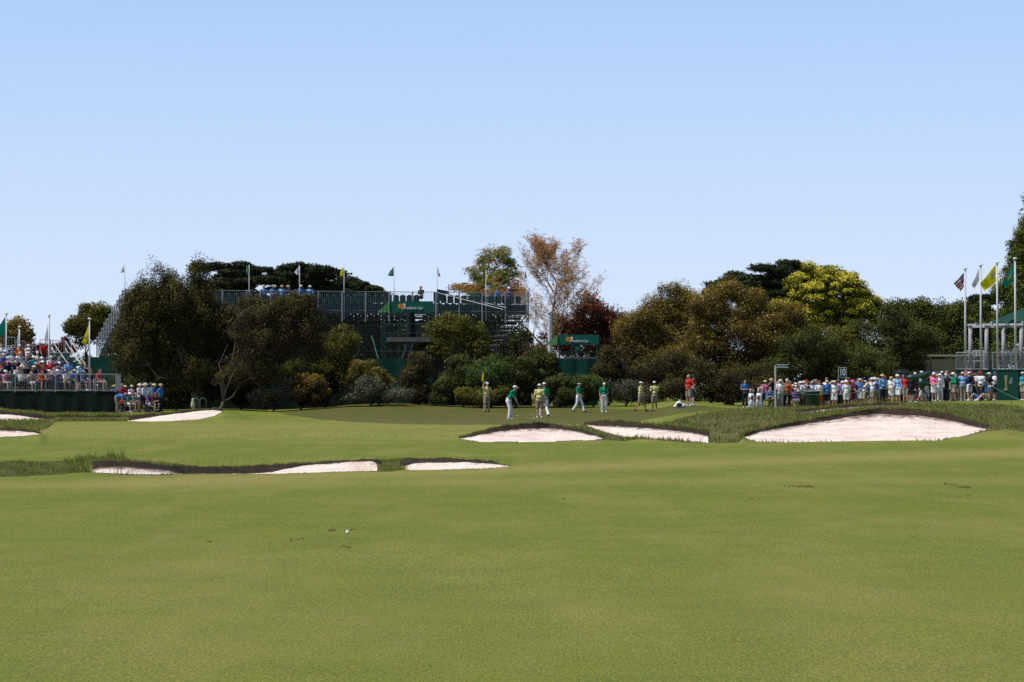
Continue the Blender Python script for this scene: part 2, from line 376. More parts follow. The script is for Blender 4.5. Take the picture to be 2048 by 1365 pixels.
def build_ground():
    V, Fc, cls, cols, D = grid_attr_objects()
    m, n = D.shape
    pxv = np.broadcast_to(cols[None, :], D.shape); pyv = HY+(EYE-V[:, 2].reshape(D.shape))*F/D
    # worn, dry strips of the mown turf
    def strip(x0, y0, x1, y1, w, amp):
        t = np.clip((pxv-x0)/(x1-x0), 0, 1); yc = y0+(y1-y0)*t
        return amp*np.exp(-((pyv-yc)/w)**2)*sstep((pxv-min(x0, x1)+200)/200)
    dry = strip(300, 963, 2300, 897, 9, .85)+strip(-100, 853, 1000, 853, 11, .5)+strip(100, 868, 900, 874, 9, .4)+strip(-300, 975, 1300, 962, 8, .45)
    dry += .25*np.exp(-((pyv-1240)/200)**2)
    dry = np.clip(dry, 0, 1).ravel().astype(np.float32)
    mats = {0: ('fairway', FAIR), 1: ('putting_green', GRN), 2: ('rough', RGH), 3: ('bunker_face', DIRT_SHADE)}
    for c in np.unique(cls):
        sel = Fc[cls == c]
        u, inv = np.unique(sel, return_inverse=True)
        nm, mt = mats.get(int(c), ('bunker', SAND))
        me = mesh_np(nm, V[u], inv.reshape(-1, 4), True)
        a = me.attributes.new('dry', 'FLOAT', 'POINT'); a.data.foreach_set('value', dry[u])
        if nm == 'bunker':
            bi = (int(c)-10)//4; b = BANDS[bi]
            px = pxv.ravel()[u]; Dv = D.ravel()[u]; p = np.clip(px, *b['r'])
            DA = interp(p, b['DA'], 1); DB = interp(p, b['DB'], 1)
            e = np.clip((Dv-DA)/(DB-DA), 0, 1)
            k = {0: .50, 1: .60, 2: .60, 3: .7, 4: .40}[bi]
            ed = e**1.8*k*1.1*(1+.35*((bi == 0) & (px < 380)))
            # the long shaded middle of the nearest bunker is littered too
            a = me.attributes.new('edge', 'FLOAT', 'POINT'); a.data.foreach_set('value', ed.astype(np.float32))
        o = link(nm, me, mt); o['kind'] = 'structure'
build_ground()
def cap():
    # ground behind and beneath the photographer
    me = mesh_np('fairway_behind', [(-600, -600, -.002), (600, -600, -.002), (600, 1.0, -.002), (-600, 1.0, -.002)], [(0, 1, 2, 3)])
    o = link('ground', me, FAIR); o['kind'] = 'structure'
cap()
# ------------------------------------------------------------------ blades of grass
def blades(name, px, D, h, w, mat, lean=.35, tint=None, zoff=None):
    n = len(px); x = PX(px, D); z = ground_z(px, D)-.01
    if zoff is not None: z = z+zoff
    an = RNG.uniform(0, 2*np.pi, n); wx = np.cos(an)*w/2; wy = np.sin(an)*w/2
    lx = RNG.normal(0, 1, n)*lean*h; ly = RNG.normal(0, 1, n)*lean*h
    b0 = np.stack([x-wx, D-wy, z], -1); b1 = np.stack([x+wx, D+wy, z], -1)
    m0 = np.stack([x+lx*.4-wx*.7, D+ly*.4-wy*.7, z+h*.6], -1); m1 = np.stack([x+lx*.4+wx*.7, D+ly*.4+wy*.7, z+h*.6], -1)
    tp = np.stack([x+lx, D+ly, z+h*.95], -1)
    V = np.stack([b0, b1, m1, m0, tp], 1).reshape(-1, 3); k = np.arange(n)*5
    Fq = np.stack([k, k+1, k+2], -1); F2 = np.stack([k, k+2, k+3], -1); F3 = np.stack([k+3, k+2, k+4], -1)
    me = mesh_np(name, V, np.concatenate([Fq, F2, F3]))
    t = RNG.uniform(0, 1, n) if tint is None else tint
    a = me.attributes.new('tint', 'FLOAT', 'POINT'); a.data.foreach_set('value', np.repeat(t, 5).astype(np.float32))
    return link(name, me, mat)
def in_region(poly, n):
    p = np.array(poly); out = []
    got = 0
    while got < n:
        q = RNG.uniform(-60, 2110, n*3); d = RNG.uniform(p[:, 1].min(), p[:, 1].max(), n*3)
        mk = inpoly(q, d, poly)
        out.append(np.stack([q[mk], d[mk]], -1)); got += mk.sum()
    return np.concatenate(out)[:n]
def not_sand(pd):
    keep = np.ones(len(pd), bool)
    for b in BANDS:
        p = np.clip(pd[:, 0], *b['r']); a = interp(p, b['DA'], 1); c = interp(p, b['DB'], 1)
        for s0, s1 in b['sand']: keep &= ~((pd[:, 0] > s0) & (pd[:, 0] < s1) & (pd[:, 1] > a-.1) & (pd[:, 1] < c+.2))
    return pd[keep]
BLADE = leaf_mat('rough_blades', (.36, .27, .12), (.155, .19, .035), (.22, .28, .05), .6, .12, .35)
pd = not_sand(in_region(ROUGH, 60000)); nz = np.sin(pd[:, 0]*.05)*np.cos(pd[:, 1]*.7)
tall = np.clip(RNG.gamma(1.8, .026, len(pd))*(1+.6*nz), .015, .22)
tt = np.clip(RNG.beta(2, 2, len(pd))-.35*np.clip(np.sin(pd[:, 0]*.021+pd[:, 1]*.3), 0, 1), 0, 1)
o = blades('rough_grass', pd[:, 0], pd[:, 1], tall, .03, BLADE, .4, tt); tag(o, 'uneven rough grass on the mound round the right hand bunkers', 'rough grass', None, 'stuff')
pd = not_sand(in_region(ROUGH2, 16000)); hh = np.clip(RNG.gamma(2., .03, len(pd)), .015, .24)
ex = np.exp(-((pd[:, 0]-178)/26)**2)+.8*np.exp(-((pd[:, 0]-232)/18)**2); hh = hh*(.6+1.5*ex)*(.8+.4*np.sin(pd[:, 0]*.07+pd[:, 1]))
o = blades('tall_grass', pd[:, 0], pd[:, 1], hh, .014, BLADE, .35, RNG.beta(2.5, 1.6, len(pd))); tag(o, 'tall wispy grass at the left end of the nearest bunker', 'tall grass', None, 'stuff')
pd = not_sand(in_region(ROUGH3, 16000))
o = blades('rough_grass', pd[:, 0], pd[:, 1], RNG.uniform(.04, .25, len(pd)), .04, BLADE, .4); tag(o, 'rough grass between the far left bunkers below the stand', 'rough grass', None, 'stuff')
pd = in_region(ROUGH4, 7000); ce = 787+(52.5-pd[:, 1])*4; pd = pd[np.abs(pd[:, 0]-ce)/40+RNG.uniform(0, .45, len(pd)) < 1.0]; hm = .25+.75*np.exp(-((pd[:, 0]-790)/28)**2)
o = blades('rough_grass', pd[:, 0], pd[:, 1], RNG.uniform(.015, .085, len(pd))*hm, .012, BLADE, .5, RNG.beta(2.4, 1.8, len(pd))); tag(o, 'tongue of rough grass between the two near bunkers', 'rough grass', None, 'stuff')
FR_LAB = ['short grass fringe along the nearest bunker lip', 'grass fringe over the lip of the bunker left of the mound', 'shaggy grass fringe over the lips of the large right bunkers', 'grass fringe over the narrow strip bunker below the crowd', 'grass fringe over the far left bunker lips']
for bi, b in enumerate(BANDS):
    for_n = [9000, 9000, 26000, 5000, 9000][bi]; ps = []
    L_ = [(max(a, -60), min(c, 2110)) for a, c in b['lip']]; tot = sum(c-a for a, c in L_)
    for a, c in L_:
        ps.append(RNG.uniform(a, c, int(for_n*(c-a)/tot)))
    q = np.concatenate(ps); d = interp(q, b['DB'], 1)+.28+RNG.exponential([.10, .25, .35, .3, .3][bi], len(q))
    hh = RNG.uniform(.02, 1, len(q))*[.04, .085, .10, .10, .11][bi]
    hh = hh*(.7+.6*np.abs(np.sin(q*.11)*np.sin(q*.037)))
    o = blades('lip_grass', q, d, hh, [.012, .022, .026, .03, .04][bi], BLADE, .5, np.clip(RNG.beta(2, 2.2, len(q)), 0, 1))
    tag(o, FR_LAB[bi], 'grass fringe', None, 'stuff')
    # near edge wisps
    ps = [RNG.uniform(max(a, -60), min(c, 2110), int(2600*(c-a)/tot)) for a, c in L_]
    q = np.concatenate(ps); q = q[(np.sin(q*.021+bi)+np.sin(q*.057)) > -.1]
    d = interp(q, b['DA'], 1)-RNG.exponential(.15, len(q))
    hh = RNG.uniform(.02, 1, len(q))*[.035, .05, .07, .06, .05][bi]
    o = blades('edge_grass', q, d, hh, [.012, .02, .02, .03, .03][bi], BLADE, .5)
    tag(o, FR_LAB[bi].replace('fringe', 'wisps').replace('over the lip of', 'on the near edge of').replace('over the lips of', 'on the near edge of').replace('along', 'facing').replace('over', 'in front of'), 'grass wisps', None, 'stuff')
# near fairway: short mown blades
n = 420000; D = 13.2*np.exp(RNG.uniform(0, 1, n)**1.5*math.log(46/13.2)); px = RNG.uniform(-60, 2110, n)
FBL = leaf_mat('fairway_blades', (.50, .46, .16), (.22, .28, .03), (.10, .17, .012), .7, .1, .35)
o = blades('mown_grass', px, D, RNG.uniform(.004, .013, n), .0035+.00012*D, FBL, 1.2, RNG.beta(1.1, 1.1, n)); tag(o, 'closely mown blades of grass on the near fairway', 'mown grass', None, 'stuff')
# ================================================================== TREES AND SHRUBS
def rnd_dirs(n):
    v = RNG.normal(size=(n, 3)); return v/np.linalg.norm(v, axis=1, keepdims=True)
def leaf_cloud(name, pos, nrm, size, aspect, mat, tint, droop=0.0, fold=0):
    """a leaf-shaped face at each position"""
    n = len(pos); a = rnd_dirs(n)
    if droop: a[:, 2] = a[:, 2]*.5-droop; a /= np.linalg.norm(a, axis=1, keepdims=True)
    nn = nrm/np.maximum(np.linalg.norm(nrm, axis=1, keepdims=True), 1e-6)+rnd_dirs(n)*.75; b = np.cross(nn, a); b /= np.maximum(np.linalg.norm(b, axis=1, keepdims=True), 1e-6)
    s = (size*RNG.uniform(.6, 1.35, n))[:, None]; L_ = a*s; W = b*s*aspect
    V = np.stack([pos-L_*.5, pos+W*.5-L_*.05, pos+L_*.5, pos-W*.5-L_*.05], 1).reshape(-1, 3)
    k = np.arange(n)*4; Fc = np.stack([k, k+1, k+2, k+3], -1)
    me = mesh_np(name, V, Fc); at = me.attributes.new('tint', 'FLOAT', 'FACE'); at.data.foreach_set('value', np.clip(tint, 0, 1).astype(np.float32))
    return link(name, me, mat)
def limbs(root, tips, r0, mb, trunk_h, seed, nmid=4, wig=.08, n=6):
    rr = random.Random(seed); root = Vector(root)
    fork = root+Vector((rr.uniform(-.3, .3), rr.uniform(-.2, .2), trunk_h))
    mb.tube([root-Vector((0, 0, .3)), root.lerp(fork, .5)+Vector((rr.uniform(-.1, .1), 0, 0)), fork], [r0*1.25, r0, r0*.85], 8)
    main = []
    for it_, t in enumerate(tips):
        t = Vector(t); src = fork
        if it_ >= 5 and main: src = min(main, key=lambda p: (p-t).length+.25*(p-fork).length)
        fk = fork; fork_ = src; pts = [src]; L_ = (t-src).length
        for i in range(1, nmid+1):
            u = i/(nmid+1); p = fork_.lerp(t, u)+Vector((0, 0, math.sin(u*math.pi)*L_*.08))
            p += Vector((rr.uniform(-1, 1), rr.uniform(-1, 1), rr.uniform(-1, 1)))*L_*wig
            pts.append(p)
        pts.append(t); k = r0*rr.uniform(.4, .62)*(1 if it_ < 5 else .45)
        if it_ < 5: main.extend(pts[1:-1])
        mb.tube(pts, [k*(1-.85*i/(len(pts)-1)) for i in range(len(pts))], n)
def crown_points(lobes, nclump, per, csize, shell=.55, flat=1.0, up=0.0):
    """lobes: (centre, radii). Clump centres spread through the outer part of every lobe; leaves gathered round each clump centre"""
    vol = np.array([l[1][0]*l[1][2] for l in lobes]); pk = RNG.choice(len(lobes), nclump, p=vol/vol.sum())
    C = np.array([l[0] for l in lobes])[pk]; Rr = np.array([l[1] for l in lobes])[pk]
    d = rnd_dirs(nclump); rad = (shell+(1-shell)*RNG.uniform(0, 1, nclump)**.6)[:, None]*RNG.uniform(.88, 1.08, (nclump, 1))
    cc = C+d*Rr*rad
    cs = csize*RNG.uniform(.6, 1.4, nclump)
    idx = np.repeat(np.arange(nclump), per); q = rnd_dirs(len(idx))
    rr = RNG.uniform(.25, 1, len(idx))[:, None]**.5
    off = q*rr*cs[idx][:, None]; off[:, 2] *= flat; off[:, 2] += up*np.abs(off[:, 2])
    pos = cc[idx]+off
    return cc, pos, q, d[idx], idx, rr[:, 0]
def tree(name, label, D, base, lobes, mat, bark, nclump=300, per=90, csize=.7, leaf=.2, aspect=.45, cat='tree', group=None,
         shell=.55, flat=.8, trunk=(.25, 2.0), nlimb=14, tintfn=None, seed=0, depth=1.0, droop=0.0, kinds=('trunk', 'crown'), basez=None, sat=(6, .42, 1.0)):
    """lobes in view units (px, py, rx, ry[, depth offset m]) at distance D, turned to real sizes in metres"""
    k = D/F; b = Vector((PX(base, D), D, (gz(base, min(D, 210)) if basez is None else basez)))
    L3 = []
    for l in lobes:
        dy = l[4] if len(l) > 4 else 0
        L3.append((np.array([PX(l[0], D), D+dy, ZP(l[1], D)]), np.array([l[2]*k, l[2]*k*depth, l[3]*k])))
    big = list(L3); ns, sr, el_ = sat
    if ns:
        L3 = [(c_, r_*.86) for c_, r_ in L3]
        for c_, r_ in big:
            for dv in rnd_dirs(ns):
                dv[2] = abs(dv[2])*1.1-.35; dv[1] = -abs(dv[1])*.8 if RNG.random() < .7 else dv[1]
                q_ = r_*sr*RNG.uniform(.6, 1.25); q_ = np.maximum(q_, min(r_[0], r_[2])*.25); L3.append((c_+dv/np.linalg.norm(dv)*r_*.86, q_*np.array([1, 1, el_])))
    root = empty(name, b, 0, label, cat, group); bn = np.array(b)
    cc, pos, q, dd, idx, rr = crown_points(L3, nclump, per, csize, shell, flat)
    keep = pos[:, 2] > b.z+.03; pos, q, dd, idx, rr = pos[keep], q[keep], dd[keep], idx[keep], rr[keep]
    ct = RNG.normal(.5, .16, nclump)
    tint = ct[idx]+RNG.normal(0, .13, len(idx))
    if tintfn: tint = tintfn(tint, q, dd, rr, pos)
    o = leaf_cloud(kinds[1], pos-bn, q+dd*.5, leaf, aspect, mat, tint, droop); o.parent = root
    mb = MB(); rg = random.Random(seed); tips = [cc[rg.randrange(nclump)]-bn for _ in range(nlimb)]
    if nlimb: limbs((0, 0, 0), tips, trunk[0], mb, trunk[1], seed); mb.build(kinds[0], bark, root, True)
    return root
BARK = M('bark_grey', (.15, .115, .085), .9, .35, 4, bump=.5); BARKD = M('bark_dark', (.06, .045, .035), .9, .35, 4, bump=.5); BARKM = M('bark_mid', (.20, .16, .125), .9, .35, 4, bump=.4); BARKP = M('bark_pale', (.36, .30, .24), .85, .3, 4, bump=.3)
LM = dict(
 tea=leaf_mat('teatree_leaf', (.036, .030, .012), (.060, .053, .016), (.15, .128, .025), .6, .15, .18),
 brown=leaf_mat('eucalypt_leaf', (.075, .033, .014), (.125, .088, .020), (.36, .26, .028), .42, .32, .22),
 brown2=leaf_mat('scrub_leaf', (.075, .045, .032), (.062, .051, .020), (.13, .11, .026), .6, .15, .15),
 red=leaf_mat('copper_leaf', (.06, .018, .010), (.11, .035, .016), (.24, .065, .02), .5, .3, .25),
 cyp=leaf_mat('cypress_leaf', (.014, .022, .010), (.024, .034, .012), (.045, .06, .018), .7, .15, .08),
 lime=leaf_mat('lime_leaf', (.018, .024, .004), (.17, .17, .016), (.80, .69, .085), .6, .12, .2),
 olive=leaf_mat('olive_leaf', (.042, .038, .010), (.098, .098, .014), (.20, .185, .022), .55, .18, .2),
 dull=leaf_mat('dull_green_leaf', (.028, .034, .010), (.055, .070, .016), (.125, .145, .028), .55, .18, .2),
 green=leaf_mat('green_leaf', (.03, .05, .010), (.055, .10, .014), (.10, .18, .022), .4, .4, .28),
 grey=leaf_mat('greygreen_leaf', (.05, .055, .03), (.085, .09, .045), (.15, .15, .08), .45, .4, .18),
 yellow=leaf_mat('yellow_leaf', (.06, .06, .014), (.16, .13, .02), (.34, .25, .04), .5, .3, .25),
 oak=leaf_mat('oak_leaf', (.018, .026, .008), (.045, .060, .012), (.12, .135, .02), .6, .15, .15),
 bigc=leaf_mat('tall_cypress_leaf', (.025, .036, .006), (.075, .10, .012), (.21, .24, .025), .6, .2, .12),
 orange=leaf_mat('orange_flower', (.30, .10, .02), (.48, .17, .025), (.60, .26, .04), .6, .2, .35),
 tan=leaf_mat('tan_flower', (.42, .20, .07), (.58, .28, .08), (.70, .42, .16), .6, .1, .35),
 fresh=leaf_mat('silky_leaf', (.12, .12, .025), (.24, .24, .05), (.42, .38, .09), .5, .3, .3),
)
topup = lambda t, q, dd, rr, p: t-.05+.34*np.clip(dd[:, 2], -.5, 1)+.22*q[:, 2]    # upper and outer leaves tinted brighter to paint sunlight on the crown
def cyp_tiers(x0, x1, prof, n, seed):
    """flat horizontal foliage plates of a wide old cypress; prof(px)->(top py, bottom py)"""
    rg = random.Random(seed); out = []
    for i in range(n):
        x = rg.uniform(x0, x1); t, b = prof(x); y = t+(b-t)*rg.random()**1.15
        out.append((x, y+3, rg.uniform(15, 34), rg.uniform(3.0, 5.5), rg.uniform(-7, 6)))
    return out
def prof1(x):
    xs = [400, 440, 470, 560, 650, 700, 760]; return np.interp(x, xs, [540, 527, 525, 532, 538, 558, 583]), np.interp(x, xs, [600, 612, 615, 615, 612, 604, 590])
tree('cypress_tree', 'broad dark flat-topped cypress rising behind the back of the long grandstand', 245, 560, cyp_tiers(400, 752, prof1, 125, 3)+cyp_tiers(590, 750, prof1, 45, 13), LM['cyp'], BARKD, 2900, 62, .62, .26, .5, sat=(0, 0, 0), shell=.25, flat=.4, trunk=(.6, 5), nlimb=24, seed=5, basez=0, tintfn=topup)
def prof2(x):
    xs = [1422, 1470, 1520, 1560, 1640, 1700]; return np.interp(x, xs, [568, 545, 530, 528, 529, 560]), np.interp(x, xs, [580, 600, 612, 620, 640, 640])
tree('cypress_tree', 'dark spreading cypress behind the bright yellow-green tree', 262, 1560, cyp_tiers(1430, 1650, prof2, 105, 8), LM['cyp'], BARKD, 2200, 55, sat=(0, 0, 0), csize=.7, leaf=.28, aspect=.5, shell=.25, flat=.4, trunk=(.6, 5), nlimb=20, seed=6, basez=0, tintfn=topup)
tree('cypress_tree', 'small dark tiered cypress top seen between the two middle flagpoles on the right', 250, 1965, [(1948, 612, 12, 4), (1955, 597, 14, 5), (1970, 604, 16, 5), (1962, 620, 22, 6), (1975, 595, 12, 4), (1960, 635, 30, 10), (1950, 606, 8, 4)], LM['cyp'], BARKD, 260, 50, .6, .26, .5, sat=(0, 0, 0), shell=.2, flat=.45, trunk=(.4, 4), nlimb=8, seed=61, basez=0)
# the lime tree: yellow-green rosettes, lit tops and shaded insides painted into the leaf tint
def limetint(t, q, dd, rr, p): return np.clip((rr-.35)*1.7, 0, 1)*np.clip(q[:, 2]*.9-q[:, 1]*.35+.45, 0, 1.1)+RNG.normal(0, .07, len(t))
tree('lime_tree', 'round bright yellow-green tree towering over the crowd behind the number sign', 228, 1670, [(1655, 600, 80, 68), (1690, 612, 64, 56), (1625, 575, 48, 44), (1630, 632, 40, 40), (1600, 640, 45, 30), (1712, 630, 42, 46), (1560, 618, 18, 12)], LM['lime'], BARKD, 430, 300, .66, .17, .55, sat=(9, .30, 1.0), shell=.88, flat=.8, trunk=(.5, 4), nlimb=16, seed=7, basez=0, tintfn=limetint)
# silky oak and bare coral tree
tree('silky_oak_tree', 'open green and orange flowering tree behind the right end of the grandstand', 205, 985, [(990, 515, 30, 26), (955, 545, 26, 26), (1010, 550, 34, 30), (975, 575, 48, 26), (925, 578, 22, 10), (1035, 585, 24, 18), (960, 600, 40, 20)], LM['fresh'], BARK, 330, 70, .5, .2, .3, sat=(8, .35, 1.0), shell=.3, flat=.6, trunk=(.28, 4), nlimb=34, seed=9, basez=0, droop=.1)
tr = [o for o in COL.objects if o.name.startswith('silky_oak_tree')][0]
def add_flowers(root, spots, per, cs, size, mat, name='flowers', flat=.35):
    spots = np.array(spots); idx = np.repeat(np.arange(len(spots)), per); q = rnd_dirs(len(idx)); off = q*RNG.uniform(.2, 1, len(idx))[:, None]*cs; off[:, 2] *= flat
    o = leaf_cloud(name, spots[idx]+off, q, size, .5, mat, RNG.normal(.5, .2, len(idx))); o.parent = root; return o
sp = []
for (x, y, rx, ry, n) in [(930, 575, 28, 8, 14), (975, 545, 40, 25, 10), (1030, 565, 22, 20, 16), (1045, 590, 14, 14, 10), (1000, 590, 45, 10, 14), (990, 520, 30, 20, 6), (945, 585, 28, 8, 10)]:
    for _ in range(n):
        a = random.uniform(0, 6.28); r_ = random.random()**.5
        p = Vector((PX(x+rx*r_*math.cos(a), 205), 205+random.uniform(-3, 2), ZP(y+ry*r_*math.sin(a), 205)))
        sp.append(p-tr.location)
add_flowers(tr, sp, 26, .62, .16, LM['orange'])
def branching(name, label, D, basepx, topz, spread, seed, fl):
    b = Vector((PX(basepx, D), D, 0)); root = empty(name, b, 0, label, 'tree'); mb = MB(); rg = random.Random(seed); tips = []
    def grow(p, d, L_, r, lvl):
        n = 4; pts = [p]
        for i in range(n):
            d = (d+Vector((rg.uniform(-1, 1), rg.uniform(-1, 1), rg.uniform(-.4, .9)))*.13).normalized(); p = p+d*L_/n; pts.append(p)
            if lvl < 4 and i > 0:
                for _ in range(2 if lvl > 0 else 3):
                    a = rg.uniform(0, 6.28); side = Vector((math.cos(a), math.sin(a)*.8, rg.uniform(.15, .75))); nd = (d*.75+side*.8).normalized()
                    grow(p, nd, L_*rg.uniform(.48, .68), r*.5, lvl+1)
        mb.tube(pts, [r*(1-.55*i/n) for i in range(n+1)], 5 if lvl > 1 else 8)
        if lvl >= 2: tips.extend(pts[2:])
    trunk = [Vector((0, 0, -.3)), Vector((.15, 0, 2.6)), Vector((-.1, .1, 5.0)), Vector((.15, 0, 7.2))]
    mb.tube(trunk, [.17, .15, .13, .11], 10)
    for z in (4.2, 5.4, 6.6): 
        for _ in range(2):
            a = rg.uniform(0, 6.28); grow(Vector((0, 0, z)), Vector((math.cos(a), math.sin(a)*.7, .75)).normalized(), spread, .065, 1)
    grow(trunk[-1], Vector((0, 0, 1)), topz-7.6, .10, 0)
    root.scale = (.80, .85, .80)
    mb.build('trunk', M('bark_tan', (.24, .165, .11), .9, .3, 4), root, True)
    tp = [t for t in tips if rg.random() < 1.7*fl*(1.4 if t.z < 8 else .8)]
    add_flowers(root, tp, 14, .30, .10, LM['tan'], 'flowers', .35)
    return root
branching('coral_tree', 'tall bare-branched tree with sparse orange blossom right of the grandstand', 192, 1098, 12.4, 4.2, 4, .16)
tree('copper_tree', 'dark red-brown leaved tree behind the right hand camera tower', 196, 1185, [(1185, 640, 48, 42), (1150, 650, 38, 36), (1220, 650, 34, 40), (1130, 680, 40, 30), (1180, 690, 60, 40), (1075, 720, 30, 35)], LM['red'], BARKD, 520, 90, .55, .17, .5, shell=.6, trunk=(.3, 3), nlimb=16, seed=12, basez=0, tintfn=topup)
# large teatree in front of the grandstand, left
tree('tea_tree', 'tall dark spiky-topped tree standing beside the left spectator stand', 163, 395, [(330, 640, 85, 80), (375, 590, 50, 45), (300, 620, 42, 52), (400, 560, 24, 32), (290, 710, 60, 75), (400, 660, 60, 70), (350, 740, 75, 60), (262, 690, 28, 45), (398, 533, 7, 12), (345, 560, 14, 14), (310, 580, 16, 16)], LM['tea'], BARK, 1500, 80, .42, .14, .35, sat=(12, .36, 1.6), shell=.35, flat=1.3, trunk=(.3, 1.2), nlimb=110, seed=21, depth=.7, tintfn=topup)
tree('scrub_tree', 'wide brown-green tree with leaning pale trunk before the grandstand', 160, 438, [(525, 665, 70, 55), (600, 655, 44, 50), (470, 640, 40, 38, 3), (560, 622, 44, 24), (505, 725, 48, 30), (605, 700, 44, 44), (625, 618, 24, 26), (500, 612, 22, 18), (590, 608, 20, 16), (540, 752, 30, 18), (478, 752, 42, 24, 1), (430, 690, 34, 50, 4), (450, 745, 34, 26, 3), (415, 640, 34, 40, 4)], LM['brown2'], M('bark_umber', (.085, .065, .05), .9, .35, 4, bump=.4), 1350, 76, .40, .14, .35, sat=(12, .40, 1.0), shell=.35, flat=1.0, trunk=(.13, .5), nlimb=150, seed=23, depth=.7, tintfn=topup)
S = 'shrub'
def shrub(label, D, base, lobes, mat, nclump=120, per=110, csize=.35, leaf=.12, **k):
    k.setdefault('trunk', (.07, .3)); k.setdefault('nlimb', 8); k.setdefault('shell', .5); k.setdefault('tintfn', topup); k.setdefault('group', 'shrubs lining the back of the green')
    return tree('shrub', label, D, base, lobes, mat, BARKD, nclump, per, csize, leaf, .45, 'shrub', kinds=('stems', 'foliage'), **k)
shrub('olive yellow-tipped shrub with ragged top left of the teal netting', 166, 680, [(680, 700, 34, 40), (668, 730, 30, 40), (700, 690, 22, 22), (690, 760, 36, 40), (655, 690, 14, 24)], LM['olive'], 240, csize=.45)
shrub('bright yellow flowering bush beside the teal netting', 162, 740, [(735, 742, 26, 20), (745, 760, 30, 26), (722, 752, 18, 18)], LM['yellow'], 130)
shrub('low grey-green bush spreading under the yellow flowering bush', 160, 755, [(755, 785, 45, 24), (790, 795, 30, 16), (715, 790, 30, 20), (735, 775, 28, 18)], LM['grey'], 170, leaf=.10)
shrub('rounded grey-green bush left of the orange-tinged bushes', 161, 545, [(548, 795, 40, 26), (560, 790, 24, 26), (525, 800, 24, 20)], LM['grey'], 140, leaf=.09, shell=.8)
shrub('orange-tinged bush beneath the wide brown-green tree', 164, 600, [(610, 768, 34, 22), (575, 765, 30, 16), (550, 755, 24, 12), (620, 790, 34, 26)], LM['brown'], 170)
shrub('dark low shrub at the foot of the leaning tree', 165, 480, [(480, 785, 45, 34), (440, 770, 40, 40), (510, 780, 36, 32), (540, 770, 34, 36)], LM['oak'], 330)
shrub('dark shrub mass between the orange-tinged bush and the grey-green bush', 166, 650, [(650, 785, 44, 34), (640, 750, 30, 34), (690, 770, 30, 30), (600, 740, 50, 30)], LM['oak'], 260)
shrub('deep green shrub filling the gap beneath the spiky-topped tree', 167, 350, [(350, 790, 60, 34), (400, 780, 40, 36), (300, 780, 46, 40), (430, 760, 40, 40), (260, 770, 30, 30)], LM['oak'], 360)
shrub('small olive tree crown in front of the right half of the grandstand', 168, 905, [(900, 662, 56, 24), (870, 660, 30, 22), (945, 675, 30, 24), (905, 700, 64, 34), (860, 700, 28, 24), (960, 690, 26, 28)], LM['olive'], 330, csize=.45, leaf=.13, trunk=(.12, 1.6), nlimb=16)
shrub('brown-green shrub right of the middle camera tower foot', 163, 835, [(835, 740, 26, 30), (825, 770, 26, 36), (850, 790, 26, 24)], LM['brown2'], 200)
shrub('round-headed olive shrub below the small olive tree', 162, 925, [(925, 735, 34, 24), (910, 770, 34, 36), (945, 765, 24, 36), (880, 795, 28, 18)], LM['dull'], 260)
shrub('glossy bright green bush directly behind the caddie with the flagstick', 160, 980, [(975, 755, 34, 28), (1000, 745, 28, 24), (960, 765, 22, 24)], LM['green'], 190, leaf=.10)
shrub('feathery mid green bush right of the glossy bright green one', 162, 1030, [(1020, 745, 44, 32), (1050, 760, 30, 34), (1000, 730, 30, 18), (1010, 785, 40, 26), (1060, 790, 30, 18)], LM['dull'], 330)
shrub('low olive bush under the glossy bright green one', 159.5, 960, [(960, 795, 44, 16), (1000, 790, 30, 20), (930, 790, 20, 14)], LM['olive'], 170)
shrub('upright olive bush in front of the left edge of the right camera tower', 164, 1095, [(1085, 735, 28, 30), (1070, 720, 18, 22), (1095, 760, 30, 28)], LM['dull'], 220)
shrub('broad hedge-like bush behind the walking green-shirted golfer', 161, 1130, [(1105, 780, 34, 26), (1140, 775, 34, 22), (1170, 785, 28, 24), (1120, 795, 40, 16)], LM['dull'], 250)
shrub('yellow-green bush just left of the golfer facing the camera', 161.5, 1185, [(1180, 768, 22, 16), (1188, 780, 18, 20)], LM['green'], 90)
shrub('dense dotted grey-green hedge between the two pairs of golfers', 162, 1250, [(1250, 785, 34, 24), (1225, 790, 22, 20), (1285, 792, 34, 18), (1310, 795, 20, 14)], LM['grey'], 200, leaf=.09, tintfn=None)
shrub('brownish thicket right of the right camera tower', 165, 1215, [(1210, 745, 22, 34), (1230, 730, 26, 34), (1200, 770, 20, 30), (1250, 760, 30, 30)], LM['brown2'], 240)
shrub('dry reddish-brown bush left of the red-shirted person', 161, 1352, [(1350, 780, 22, 18), (1365, 790, 20, 12), (1330, 785, 20, 16)], LM['brown2'], 90)
shrub('dark understorey shrubs behind the red-shirted person', 168, 1420, [(1400, 770, 70, 40), (1340, 750, 60, 44), (1480, 770, 60, 40), (1290, 750, 50, 46), (1540, 765, 40, 42), (1420, 800, 60, 14)], LM['brown2'], 620, csize=.5)
shrub('dark shrubs behind the crowd under the yellow-green tree', 170, 1640, [(1600, 740, 50, 46), (1670, 740, 50, 46), (1740, 745, 50, 40), (1560, 740, 30, 40), (1630, 700, 60, 40)], LM['dull'], 560, csize=.5)
